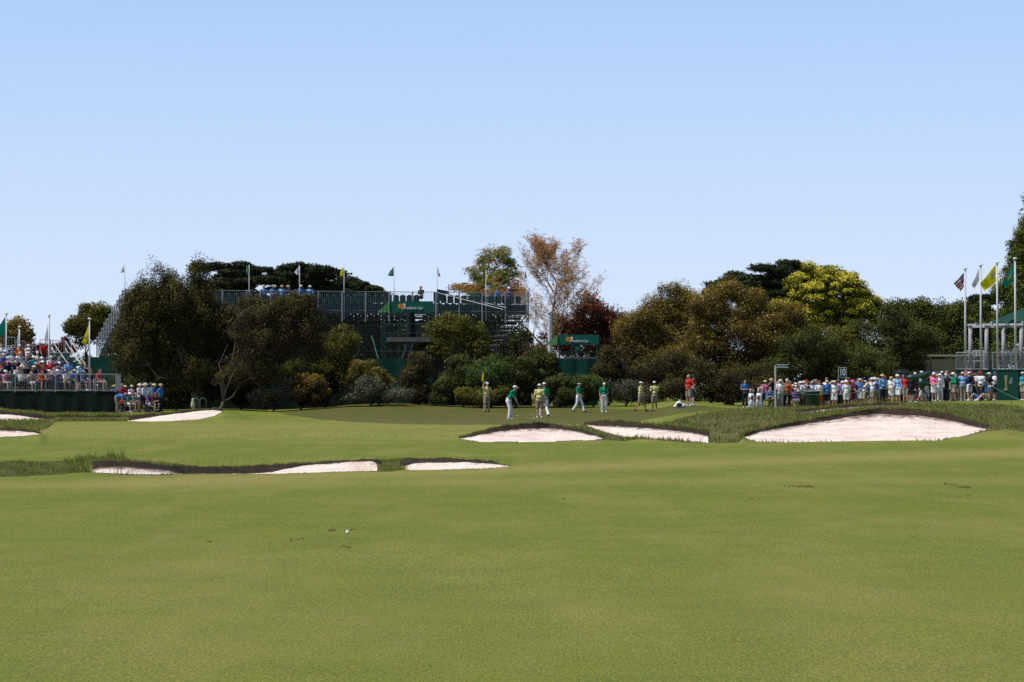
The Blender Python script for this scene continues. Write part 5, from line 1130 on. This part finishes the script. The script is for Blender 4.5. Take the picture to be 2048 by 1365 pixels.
def hand(mb, wr, el, side, fist=False):
    d = (wr-el).normalized(); s = Vector((1, 0, 0)) if abs(d.x) < .85 else Vector((0, 0, 1)); w = (s-d*s.dot(d)).normalized(); nrm = d.cross(w)
    pc = wr+d*.05; Rm = Matrix((w, nrm, d)).transposed(); mb.ell(pc, (.038, .018, .05), 10, 7, Rm)
    curl = Vector((0, -1, 0)) if abs(d.y) < .8 else Vector((0, 0, -1)); curl = (curl-d*curl.dot(d)).normalized()
    for i, (o, L_) in enumerate(((-.027, .062), (-.009, .074), (.010, .070), (.028, .054))):
        p0 = wr+d*.088+w*o; p1 = p0+(d*.8+curl*.35).normalized()*L_*.5; p2 = p1+(d*.35+curl*.9).normalized()*L_*.5
        cap_(mb, p0, p1, .0095, .0088, 6); cap_(mb, p1, p2, .0088, .0075, 6)
    t0 = wr+d*.025-w*side*.03; t1 = t0+(d*.6-w*side*.6+curl*.2).normalized()*.035; t2 = t1+(d*.8+curl*.5).normalized()*.03
    cap_(mb, t0, t1, .011, .010, 6); cap_(mb, t1, t2, .010, .008, 6)
def head_geo(mb, j):
    h = j['head']; k = h-j['neck']
    cap_(mb, j['neck']-V3(0, 0, .04), h-V3(0, -.015, .06), .058, .052, 10)
    mb.ell(h+V3(0, .008, .025), (.076, .094, .090), 14, 10); mb.ell(h+V3(0, -.018, -.035), (.062, .074, .080), 12, 8); mb.ell(h+V3(0, -.045, -.082), (.036, .038, .028), 10, 6)
    mb.ell(h+V3(0, -.092, -.018), (.014, .020, .024), 8, 6); mb.ell(h+V3(0, -.080, .022), (.052, .016, .012), 10, 6); mb.ell(h+V3(0, -.082, -.055), (.026, .012, .010), 8, 5)
    for s in (-1, 1): mb.ell(h+V3(s*.078, .012, -.010), (.010, .020, .032), 8, 6)
def body_geo(j, fat=1.0):
    mb = MB(); torso(mb, j, 0, True, fat); head_geo(mb, j)
    for s, sd in (('L', 1), ('R', -1)):
        cap_(mb, j['sh'+s], j['el'+s], .050, .038); cap_(mb, j['el'+s], j['wr'+s], .038, .025); hand(mb, j['wr'+s], j['el'+s], sd)
        cap_(mb, j['hi'+s], j['kn'+s], .085, .055, 12); cap_(mb, j['kn'+s].lerp(j['an'+s], .0), j['an'+s], .053, .036, 10); c = j['kn'+s].lerp(j['an'+s], .33)+V3(0, .018, 0); mb.ell(c, (.052, .055, .10), 10, 7)
        cap_(mb, j['an'+s]-V3(0, 0, .03), j['an'+s]+V3(0, -.13, -.05), .036, .026, 8)
    return mb
def shirt_geo(j, fat=1.0, long=False):
    mb = MB(); torso(mb, j, .022, True, fat)
    for s in ('L', 'R'):
        a, b, w = j['sh'+s], j['el'+s], j['wr'+s]
        if long: cap_(mb, a, b, .070, .056); mb.bar(b, b.lerp(w, .9), .056, 10, .042)
        else: e = a.lerp(b, .78); mb.bar(a, e, .070, 12, .066); mb.ell(a, (.07, .07, .07), 10, 7)
    return mb
def legs_geo(j, kind, fat=1.0):
    mb = MB(); Rm = frame_of(j)
    up = (j['wai']-j['pel']).normalized()
    mb.ell(j['pel']-up*.02, (.172*fat**.5, .138, .12), 14, 9, Rm)
    mb.bar(j['pel']+up*.03, j['pel']+up*.09, .15*fat**.5, 14)
    if kind == 'skirt':
        m = (j['knL']+j['knR'])/2; h = (j['hiL']+j['hiR'])/2; mb.bar(h, h.lerp(m, .95), .16, 14, .20)
        for s in ('L', 'R'): cap_(mb, j['hi'+s], j['hi'+s].lerp(j['kn'+s], .7), .1, .09)
        return mb
    for s in ('L', 'R'):
        h, k, a = j['hi'+s], j['kn'+s], j['an'+s]
        if kind == 'shorts': mb.ell(h, (.112,)*3, 12, 8); mb.bar(h, h.lerp(k, .93), .112, 14, .100)
        else: cap_(mb, h, k, .108, .078, 14); mb.bar(k, a+V3(0, .0, -.02), .078, 14, .070); mb.ell(k, (.078,)*3, 12, 7)
    return mb
def shoe_geo(j, s):
    mb = MB(); a = j['an'+s]; mb.ell(a+V3(0, -.055, -.050), (.048, .135, .042), 12, 8); mb.ell(a+V3(0, .01, -.02), (.045, .06, .062), 10, 7); return mb
def hair_geo(j, long=False):
    h = j['head']; mb = MB(); mb.ell(h+V3(0, .020, .040), (.084, .096, .086), 12, 8)
    if long: mb.ell(h+V3(0, .055, -.06), (.082, .055, .13), 10, 8)
    return mb
def hat_geo(j, kind):
    h = j['head']+V3(0, .004, .055); mb = MB()
    if kind == 'cap': mb.lathe([(.092, 0), (.092, .03), (.080, .068), (.048, .092), (.004, .098)], h, 16, 1, 1.12); mb.ell(h+V3(0, -.13, .002), (.070, .065, .010), 12, 6)
    elif kind == 'visor': mb.lathe([(.094, -.005), (.096, .035), (.088, .036), (.088, -.004)], h, 16, 1, 1.1); mb.ell(h+V3(0, -.13, .0), (.070, .065, .010), 12, 6)
    else: w = .175 if kind == 'brim' else .145; mb.lathe([(.090, -.012), (w, -.022), (w+.002, -.014), (.098, .006), (.094, .055), (.080, .082), (.004, .090)], h, 18, 1, 1.12)
    return mb
_PM = {}
def remesh(mb, key, vox):
    if key in _PM: return _PM[key]
    me = mb.mesh('tmp'); o = bpy.data.objects.new('tmp', me); COL.objects.link(o)
    md = o.modifiers.new('r', 'REMESH'); md.mode = 'VOXEL'; md.voxel_size = vox; md.use_smooth_shade = True
    sm_ = o.modifiers.new('s', 'SMOOTH'); sm_.factor = .5; sm_.iterations = 2
    me2 = bpy.data.meshes.new_from_object(o.evaluated_get(bpy.context.evaluated_depsgraph_get())); bpy.data.objects.remove(o)
    me2.name = key.split('/')[0]; me2.materials.append(None); _PM[key] = me2; return me2
def part(name, me, mat, parent):
    o = bpy.data.objects.new(name, me); COL.objects.link(o); o.parent = parent
    o.material_slots[0].link = 'OBJECT'; o.material_slots[0].material = mat; return o
def cm(c, tag_='cloth'):
    return M('%s_%02d%02d%02d' % (tag_, int(c[0]*99), int(c[1]*99), int(c[2]*99)), c, .8, .12, 5, bump=.25)
SKINS = [M('skin_a', (.50, .30, .21), .55, .06, 8), M('skin_b', (.42, .23, .15), .55, .06, 8), M('skin_c', (.56, .36, .27), .55, .06, 8), M('skin_d', (.20, .10, .06), .5, .06, 8)]
HAIRS = [M('hair_brown', (.06, .035, .02), .6), M('hair_grey', (.30, .28, .26), .6), M('hair_dark', (.015, .012, .010), .5), M('hair_fair', (.35, .24, .12), .6)]
CL = dict(white=(.74, .74, .78), green=(.0, .23, .12), lemon=(.62, .57, .22), khaki=(.25, .21, .155), red=(.52, .02, .02), blue=(.045, .15, .42), navy=(.015, .02, .06), black=(.010, .010, .013), grey=(.20, .20, .22),
 purple=(.14, .07, .25), pink=(.75, .18, .38), orange=(.62, .12, .02), straw=(.50, .38, .20), brown=(.14, .07, .04), sky=(.20, .38, .68), cream=(.62, .56, .42), teal=(.02, .28, .34), maroon=(.14, .01, .03), olive=(.10, .10, .05), lime=(.5, .62, .05), stone=(.36, .31, .25))
def person(loc, yaw, ps, top, legs, hat, fine=False, longs=False, scale=1.0, skin=0, hair=0, fat=1.0, shoes='white', lhair=False, label='', group=None):
    """ps pose; top colour; legs (kind, colour); hat (kind, colour) or None"""
    j = POSES[ps]; vx_ = .0085 if fine else .015; q = '/%s/%d/%.2f' % (ps, fine, fat)
    bm_ = remesh(body_geo(j, fat), 'body'+q, vx_); o = bpy.data.objects.new('person', bm_); COL.objects.link(o)
    o.material_slots[0].link = 'OBJECT'; o.material_slots[0].material = SKINS[skin]; o.location = loc; o.rotation_euler = (0, 0, yaw); o.scale = (scale,)*3
    part('shirt', remesh(shirt_geo(j, fat, longs), 'shirt%d' % longs+q, vx_*1.3), cm(CL[top]), o)
    part(legs[0], remesh(legs_geo(j, legs[0], fat), legs[0]+q, vx_*1.3), cm(CL[legs[1]]), o)
    for s in ('L', 'R'): part('shoe', remesh(shoe_geo(j, s), 'shoe'+s+q, .012), cm(CL[shoes]), o)
    part('hair', remesh(hair_geo(j, lhair), 'hair%d' % lhair+q, .011), HAIRS[hair], o)
    if hat:
        k = 'hat_'+hat[0]+'/'+ps
        if k not in _PM: me = hat_geo(j, hat[0]).mesh('hat', True); me.materials.append(None); _PM[k] = me
        part('cap' if hat[0] in ('cap', 'visor') else 'sun_hat', _PM[k], cm(CL[hat[1]], 'hat'), o)
    if fine:
        for s in (-1, 1):
            k = 'eye%d/' % s+ps
            if k not in _PM: me = MB().ell(j['head']+V3(s*.028, -.084, .004), (.009, .006, .007), 8, 6).mesh('eye', True); me.materials.append(None); _PM[k] = me
            part('eye', _PM[k], M('eye_dark', (.02, .015, .012), .3), o)
        part('belt', beltme(ps, j), cm(CL['black' if legs[1] == 'khaki' else 'white']), o)
    return tag(o, label, 'person', group)
def beltme(ps, j):
    k = 'belt/'+ps
    if k not in _PM:
        up = (j['wai']-j['pel']).normalized(); mb = MB(); n = 16; c = j['pel']+up*.085; Rm = frame_of(j); vs = []
        for z in (-.02, .02):
            for i in range(n): a = 2*math.pi*i/n; vs.append(c+Rm @ Vector((.168*math.cos(a), .138*math.sin(a), z)))
        mb.add(vs, [(i, (i+1) % n, n+(i+1) % n, n+i) for i in range(n)]); me = mb.mesh('belt', True); me.materials.append(None); _PM[k] = me
    return _PM[k]
GP = 'golfers and caddies on the green'
def gp(px, D, yaw, *a, **k): return person(G(px, D), R(yaw), *a, fine=True, group=GP, **k)
gp(974, 149.5, 25, 'flagman', 'lemon', ('shorts', 'khaki'), ('cap', 'white'), shoes='black', label='caddie in pale yellow shirt and grey shorts holding up the flagstick')
gp(1020, 126.5, 78, 'putt', 'green', ('trousers', 'white'), ('cap', 'white'), scale=1.05, label='golfer in green shirt and white trousers bent over a putt')
gp(1079, 129.5, 172, 'stand', 'lemon', ('shorts', 'khaki'), ('cap', 'white'), skin=1, fat=1.15, label='caddie in yellow shirt with back turned, nearest the bunker mound, overlapping a green-shirted golfer')
gp(1089, 132.5, -160, 'walk', 'green', ('trousers', 'white'), ('cap', 'white'), skin=1, scale=1.03, shoes='black', label='golfer in green half hidden behind the yellow-shirted caddie with his back turned')
gp(1157, 148.8, 62, 'walk', 'green', ('trousers', 'white'), ('visor', 'white'), hair=2, shoes='navy', label='golfer in green walking right in a white visor over dark hair')
gp(1208, 148.5, 8, 'putterstand', 'green', ('trousers', 'white'), ('cap', 'white'), scale=1.0, label='golfer in green shirt facing the viewer with a putter hanging at his side')
gp(1281, 148.5, 72, 'walk', 'lemon', ('shorts', 'khaki'), ('cap', 'white'), skin=1, fat=1.1, shoes='maroon', label='caddie in yellow shirt stepping right towards the other caddie')
gp(1309, 148.5, 190, 'front', 'lemon', ('shorts', 'khaki'), ('cap', 'white'), skin=3, shoes='stone', label='caddie in yellow shirt seen from behind, right of the stepping caddie')
gp(1378, 145, -55, 'hips', 'red', ('shorts', 'khaki'), None, skin=2, fat=1.3, scale=1.05, hair=1, label='balding person in bright red shirt and khaki shorts beside the lying golf bag')
gp(1386, 148, 100, 'stand', 'black', ('shorts', 'navy'), ('cap', 'navy'), label='person in dark clothes standing half hidden behind the person in red')
def putter(px, D, a, b, lab):
    t = empty('putter', G(px, D), 0, lab, 'golf club', 'putters in hand'); a = Vector(a); b = Vector(b)
    MB().bar(a, b, .009, 6).build('shaft', ALU, t); MB().bar(a, a.lerp(b, .25), .016, 8).build('grip', cm(CL['black']), t); MB().box(b+Vector((0, -.02, .015)), (.03, .12, .03)).build('head', ALUD, t); return t
putter(1208, 148.5, (-.26, -.12, .86), (-.52, -.2, .02), 'putter hanging beside the golfer facing the viewer'); putter(1020, 126.5, (.42, .05, .85), (.62, .02, .03), 'putter held by the golfer bent over his ball')
# ---- spectators
NUM = ['first', 'second', 'third', 'fourth', 'fifth', 'sixth', 'seventh', 'eighth', 'ninth', 'tenth']+['%dth' % i for i in range(11, 21)]+['21st', '22nd', '23rd']+['%dth' % i for i in range(24, 60)]
CNAME = dict(lemon='pale yellow', sky='light blue', straw='straw-coloured', stone='stone', lime='lime')
def describe(top, hat, verb):
    t = CNAME.get(top, top)+' shirt'
    if not hat: return '%s in %s, bareheaded' % (verb, t)
    return '%s in %s and %s %s' % (verb, t, CNAME.get(hat[1], hat[1]), 'cap' if hat[0] in ('cap', 'visor') else 'hat')
TOPS = ['white']*11+['sky']*2+['blue']*2+['red']*2+['black']*3+['navy']*3+['stone', 'brown', 'black', 'navy', 'grey']+['purple', 'pink', 'grey', 'teal', 'cream', 'maroon', 'orange', 'olive', 'green']
HATS = [('brim', 'white')]*5+[('cap', 'white')]*4+[('cap', 'grey'), ('brim', 'stone'), ('brim', 'olive'), None, ('cap', 'maroon')]+[('brim', 'straw')]*5+[('brim', 'cream')]*2+[('cap', 'navy')]*2+[('cap', 'blue'), ('cap', 'red'), ('brim', 'brown'), ('cap', 'black'), None, None]
LEGS = [('shorts', 'khaki')]*3+[('shorts', 'navy')]*2+[('trousers', 'black')]*2+[('trousers', 'navy'), ('trousers', 'stone'), ('shorts', 'white'), ('shorts', 'black'), ('trousers', 'grey'), ('trousers', 'white'), ('skirt', 'white'), ('shorts', 'stone'), ('trousers', 'black'), ('shorts', 'black'), ('trousers', 'navy'), ('trousers', 'brown')]
pr = random.Random(42)
def crowd_row(items, rowname, group, verb_default='person'):
    items.sort(key=lambda i: i['px'])
    for n, it in enumerate(items):
        top = it.get('top') or pr.choice(TOPS); hat = it.get('hat', 0); hat = pr.choice(HATS) if hat == 0 else hat; legs = it.get('legs') or pr.choice(LEGS)
        lab = describe(top, hat, it.get('verb', verb_default))+', '+NUM[n]+' from left, '+rowname
        person(it['loc'], R(it['yaw']), it['ps'], top, legs, hat, longs=pr.random() < .15, scale=it.get('sc', pr.uniform(.92, 1.03)), skin=pr.choice([0, 0, 1, 2, 2]), hair=pr.choice([0, 1, 1, 2, 3]),
               fat=pr.choice([1.0, 1.2]), shoes=pr.choice(['white', 'white', 'black', 'grey', 'brown']), lhair=it.get('lh', pr.random() < .3), label=lab, group=group)
# left stand: seated rows
g1 = 'spectators seated in the left stand'
RW = ['front row', 'second row', 'third row', 'fourth row', 'fifth row', 'sixth row', 'top row']
for r_ in range(7):
    pxr = (202, 176, 150, 126, 108, 92, 62)[r_]; D = LD+1.6+r_*.75; z = LZ+.27*r_; items = []; x = -64+pr.uniform(0, 12)
    while x < pxr:
        if pr.random() < (.93 if r_ < 6 else .8):
            items.append(dict(px=x, loc=(PX(x, D), D-.12, z+.0), yaw=pr.uniform(15, 60), ps=pr.choice(['sit', 'sit', 'sitlean', 'sitbino', 'sit']), sc=pr.uniform(.9, 1.0)))
        x += pr.uniform(15.5, 19)
    crowd_row(items, RW[r_]+', left stand', g1, 'seated person')
D = LD+.55
crowd_row([dict(px=157, loc=(PX(157, D), D, LZ), yaw=95, ps='rail', top='sky', hat=('brim', 'straw'), legs=('shorts', 'navy'), sc=1.0, verb='person at rail')], 'near the stairs', g1)
crowd_row([dict(px=88, loc=(PX(88, LD+5.6), LD+5.6, LZ+1.35), yaw=50, ps='stand', top='red', hat=('brim', 'white'), legs=('trousers', 'navy'), sc=.96, verb='standing person')], 'upper rows', g1)
# standing group right of the left stand
g2 = 'spectators standing under the tree'
back = [(246, 'blue', ('brim', 'straw')), (262, 'red', None), (268, 'red', ('brim', 'cream')), (281, 'white', ('cap', 'white')), (296, 'red', ('cap', 'red')), (309, 'white', ('brim', 'white')), (320, 'white', ('brim', 'olive')), (334, 'blue', ('brim', 'straw')), (344, 'blue', ('brim', 'straw'))]
items = []
for px, t_, h_ in back[:7]: D = 153.2+pr.uniform(-.2, .3); items.append(dict(px=px-20 if px < 300 else px-20, loc=G(px-18, D), yaw=pr.uniform(40, 80), ps=pr.choice(['stand', 'cross', 'front', 'bino']), top=t_, hat=h_))
for it in items: it['px'] = it['loc'].x
crowd_row(items, 'back line under tree', g2, 'standing person')
items = []
for px, t_, h_, l_ in [(279, 'white', ('brim', 'white'), ('skirt', 'grey')), (288, 'white', ('brim', 'cream'), ('shorts', 'black')), (308, 'blue', ('brim', 'cream'), ('trousers', 'black')), (321, 'blue', ('brim', 'straw'), ('trousers', 'black'))]:
    D = 151.5; items.append(dict(px=px, loc=G(px, D), yaw=75, ps='front' if px < 315 else 'hips', top=t_, hat=h_, legs=l_, sc=.98))
crowd_row(items, 'front line under tree', g2, 'standing person')
items = [dict(px=236, loc=G(236, 150.2), yaw=80, ps='bend', top='blue', hat=('cap', 'navy'), legs=('trousers', 'khaki'), verb='person bending over')]
crowd_row(items, 'beside left stand skirt', g2)
items = []
for px, t_, h_ in [(243, 'red', None), (252, 'teal', ('brim', 'white')), (266, 'grey', None), (297, 'purple', None), (305, 'maroon', ('brim', 'brown'))]:
    D = 150.8; items.append(dict(px=px, loc=G(px, D), yaw=pr.uniform(50, 85), ps=pr.choice(['sit', 'sitlean']), top=t_, hat=h_, sc=.95))
crowd_row(items, 'on stools under tree', g2, 'seated person')
STM = M('stool_frame', (.08, .09, .12), .5)
for k_, it in enumerate(items):
    t = empty('folding_stool', it['loc'], it['yaw']*math.pi/180, 'small folding stool under the %s seated person from left below the tree' % NUM[k_], 'stool', 'folding stools below the tree')
    MB().box((0, .06, .44), (.36, .34, .03)).build('seat', cm(CL['navy']), t)
    for s in (-1, 1):
        MB().bar((s*.16, -.08, .43), (s*.16, .24, 0), .012).build('leg', STM, t); MB().bar((s*.16, .22, .43), (s*.16, -.1, 0), .012).build('leg', STM, t)
# people on the grandstand rim
items = []
for px, t_, h_, ps_, yw in [(527, 'sky', ('brim', 'straw'), 'stand', 30), (546, 'blue', ('brim', 'straw'), 'cross', -20), (564, 'sky', ('brim', 'straw'), 'hips', 0), (577, 'navy', ('brim', 'straw'), 'front', -60), (602, 'blue', ('brim', 'cream'), 'sit', 0), (620, 'sky', ('brim', 'cream'), 'pocket', 170), (992, 'blue', ('brim', 'brown'), 'rail', 100), (1018, 'purple', ('brim', 'white'), 'front', 170)]:
    D = GD0+(px-250)/806*6+.35; items.append(dict(px=px, loc=(PX(px, D), D, ZF+(-.05 if ps_ != 'sit' else .4)+.02), yaw=yw, ps=ps_, top=t_, hat=h_, legs=('trousers', 'navy'), sc=1.0))
crowd_row(items, 'grandstand rim', 'people on the grandstand rim', 'person')
person((PX(842, 177), 176.9, ZF+.42), R(-40), 'sit', 'black', ('trousers', 'black'), ('brim', 'straw'), skin=2, label='small hunched person in black on the grandstand rim just right of the middle banner', group='people on the grandstand rim')
# right hand crowd: first the people that stand out, then the rest between them
g3 = 'spectators in the right hand crowd'
front = [(1536, 'blue', ('cap', 'grey'), 'sitlean', ('trousers', 'olive'), 20), (1561, 'white', ('brim', 'cream'), 'cross', ('trousers', 'grey'), 0), (1594, 'purple', ('brim', 'straw'), 'sitlean', ('shorts', 'white'), -20), (1639, 'white', ('cap', 'red'), 'cross', ('shorts', 'orange'), 0), (1654, 'blue', ('brim', 'straw'), 'stand', ('shorts', 'black'), 170), (1669, 'white', ('brim', 'cream'), 'front', ('shorts', 'white'), -20), (1693, 'white', ('brim', 'white'), 'stand', ('shorts', 'white'), 175), (1706, 'maroon', ('brim', 'pink'), 'cross', ('shorts', 'maroon'), -60), (1720, 'blue', ('cap', 'white'), 'front', ('shorts', 'white'), -60), (1745, 'white', ('brim', 'white'), 'bino', ('shorts', 'khaki'), -60), (1756, 'blue', ('brim', 'straw'), 'stand', ('shorts', 'stone'), -40),
 (1783, 'white', ('brim', 'straw'), 'front', ('shorts', 'white'), -40), (1797, 'sky', ('cap', 'white'), 'stand', ('shorts', 'white'), -50), (1811, 'red', ('cap', 'black'), 'front', ('shorts', 'stone'), 160), (1823, 'black', ('brim', 'white'), 'stand', ('shorts', 'black'), -20), (1832, 'brown', ('brim', 'straw'), 'sitlean', ('shorts', 'blue'), -30), (1868, 'pink', ('brim', 'white'), 'front', ('shorts', 'white'), -40), (1880, 'white', ('brim', 'white'), 'stand', ('trousers', 'white'), -10), (1893, 'black', None, 'stand', ('trousers', 'black'), -30), (1907, 'green', ('brim', 'white'), 'cross', ('shorts', 'stone'), -60)]
items = []
for px, t_, h_, ps_, l_, yw in front: D = 152.5+pr.uniform(-.4, .5)-(2.2 if px > 1800 else 0); items.append(dict(px=px, loc=G(px, D), yaw=yw, ps=ps_, top=t_, hat=h_, legs=l_, sc=pr.uniform(.93, 1.0)))
crowd_row(items, 'front line, right crowd', g3)
for rw, (D0, a, b, nm, st) in enumerate([(154.3, 1522, 1962, 'second line, right crowd', 9.6), (156.2, 1545, 1968, 'third line, right crowd', 10.5), (158.5, 1560, 1950, 'back line, right crowd', 16)]):
    items = []; x = a
    while x < b:
        if not (1758 < x < 1772 and rw == 0): D = D0+pr.uniform(-.5, .6); items.append(dict(px=x, loc=G(x, D), yaw=pr.choice([pr.uniform(-90, 40), pr.uniform(-100, 100), pr.uniform(120, 240)]), ps=pr.choice(['stand', 'cross', 'front', 'bino', 'hips', 'pocket', 'brow', 'walk', 'rail']), sc=pr.uniform(.80, 1.06)+(.05 if rw == 2 else 0)))
        x += st*pr.uniform(.8, 1.25)
    crowd_row(items, nm, g3)
person(G(1765.5, 148.5), R(-150), 'front', 'sky', ('trousers', 'black'), ('brim', 'straw'), fat=1.3, scale=1.03, shoes='black', label='marshal in light blue shirt and black trousers standing clear in front of the right crowd', group=g3)
person(G(1490, 158), R(10), 'cross', 'blue', ('trousers', 'black'), None, scale=1.0, hair=2, label='person in blue shirt with folded arms alone in the tree shade', group=g3)
for px, D, yw, ps_, t_, l_, h_, lab, f_ in [
 (1926, 151.5, 160, 'bino', 'sky', ('trousers', 'khaki'), ('brim', 'straw'), 'person with raised hands in light blue shirt and khaki trousers near the green fascia', 1.1),
 (1939, 152.5, -150, 'brow', 'navy', ('shorts', 'white'), ('cap', 'white'), 'person in navy shirt shading the eyes near the green fascia', 1.0),
 (1962, 153, 150, 'front', 'white', ('trousers', 'black'), ('cap', 'red'), 'person in white shirt, red cap and black trousers before the green fascia', 1.1),
 (1975, 152, 120, 'rail', 'black', ('shorts', 'blue'), ('brim', 'cream'), 'person in black top and broad cream hat leaning before the green fascia', 1.2),
 (1989, 152.5, 100, 'pocket', 'white', ('shorts', 'navy'), ('cap', 'blue'), 'rightmost standing person of the crowd, white shirt and blue cap', 1.0),
 (1960, 151, -115, 'ground', 'navy', ('shorts', 'blue'), ('brim', 'brown'), 'person in navy sitting on the grass with knees drawn up, left of another', 1.0),
 (1978, 150.6, -100, 'ground', 'brown', ('shorts', 'khaki'), ('brim', 'straw'), 'person in brown sitting on the grass at the right end of the crowd', 1.0),
 (2046, 156.5, -60, 'front', 'teal', ('shorts', 'stone'), ('cap', 'white'), 'lone person in turquoise shirt and stone shorts at the right edge', 1.1),
 (1933, 155.5, -40, 'stand', 'pink', ('shorts', 'white'), ('cap', 'pink'), 'tall person in pink shirt and pale cap left of the pavilion fascia', 1.0),
 (1884, 157.0, 170, 'stand', 'blue', ('shorts', 'navy'), ('cap', 'white'), 'tall person in bright blue shirt before the garage door', 1.1)]:
    person(G(px, D), R(yw), ps_, t_, l_, h_, fat=f_, scale=1.05 if px in (1933, 1884) else 1.0, shoes='white', skin=pr.choice([0, 1, 2]), label=lab, group=g3)
# ------------------------------------------------------------------ light and camera
w = bpy.data.worlds.new("World"); SC.world = w; w.use_nodes = True
nt = w.node_tree; bg = nt.nodes['Background']; sk = nt.nodes.new('ShaderNodeTexSky'); sk.sky_type = 'NISHITA'
to_sun = Vector((-.62, -.16, 1.0)).normalized()
sk.sun_disc = False; sk.sun_elevation = math.asin(to_sun.z); sk.sun_rotation = math.atan2(to_sun.x, to_sun.y)
sk.air_density = .5; sk.dust_density = 0; sk.ozone_density = 8.0; sk.altitude = 0
tc = nt.nodes.new('ShaderNodeTexCoord'); sx = nt.nodes.new('ShaderNodeSeparateXYZ'); nt.links.new(tc.outputs['Generated'], sx.inputs[0])
rc = nt.nodes.new('ShaderNodeValToRGB'); nt.links.new(sx.outputs['Z'], rc.inputs[0])   # pale air low in the sky, clear blue above
el = rc.color_ramp.elements; el[0].position = 0; el[0].color = (.80, .86, .99, 1); el[1].position = .17; el[1].color = (.71, 1.03, 1.46, 1)
k = rc.color_ramp.elements.new(.08); k.color = (.79, .93, 1.17, 1); k = rc.color_ramp.elements.new(.5); k.color = (.2, .4, .8, 1)
vs = nt.nodes.new('ShaderNodeVectorMath'); vs.operation = 'SCALE'; vs.inputs['Scale'].default_value = 1/SKY_STR; nt.links.new(rc.outputs[0], vs.inputs[0])
mr = nt.nodes.new('ShaderNodeMapRange'); mr.inputs[1].default_value = 0; mr.inputs[2].default_value = .42; mr.inputs[3].default_value = .8; mr.inputs[4].default_value = .0; nt.links.new(sx.outputs['Z'], mr.inputs[0])
mxs = nt.nodes.new('ShaderNodeMix'); mxs.data_type = 'RGBA'; nt.links.new(mr.outputs[0], mxs.inputs[0]); nt.links.new(sk.outputs[0], mxs.inputs[6]); nt.links.new(vs.outputs[0], mxs.inputs[7])
nt.links.new(mxs.outputs[2], bg.inputs[0]); bg.inputs[1].default_value = SKY_STR
ld = bpy.data.lights.new('sun', 'SUN'); ld.energy = SUN_STR; ld.angle = R(.53); ld.color = (1, .955, .89)
lo = bpy.data.objects.new('sun', ld); COL.objects.link(lo); lo.rotation_euler = to_sun.to_track_quat('Z', 'Y').to_euler(); lo.location = (-60, 30, 100)
cd = bpy.data.cameras.new('camera'); cam = bpy.data.objects.new('camera', cd); COL.objects.link(cam); SC.camera = cam
cam.location = (0, 0, EYE); cam.rotation_euler = (R(90)+math.atan((HY-682.5)/F), 0, 0)
cd.sensor_width = 36; cd.lens = F/2048*36; cd.clip_end = 9000; cd.clip_start = .1
SC.view_settings.view_transform = 'Standard'; SC.view_settings.look = 'None'; SC.view_settings.gamma = 1; SC.view_settings.exposure = EXPO
SC.cycles.max_bounces = 5; SC.cycles.diffuse_bounces = 2; SC.cycles.glossy_bounces = 2; SC.cycles.transmission_bounces = 3; SC.cycles.transparent_max_bounces = 6
SC.cycles.use_denoising = False; SC.cycles.use_adaptive_sampling = False
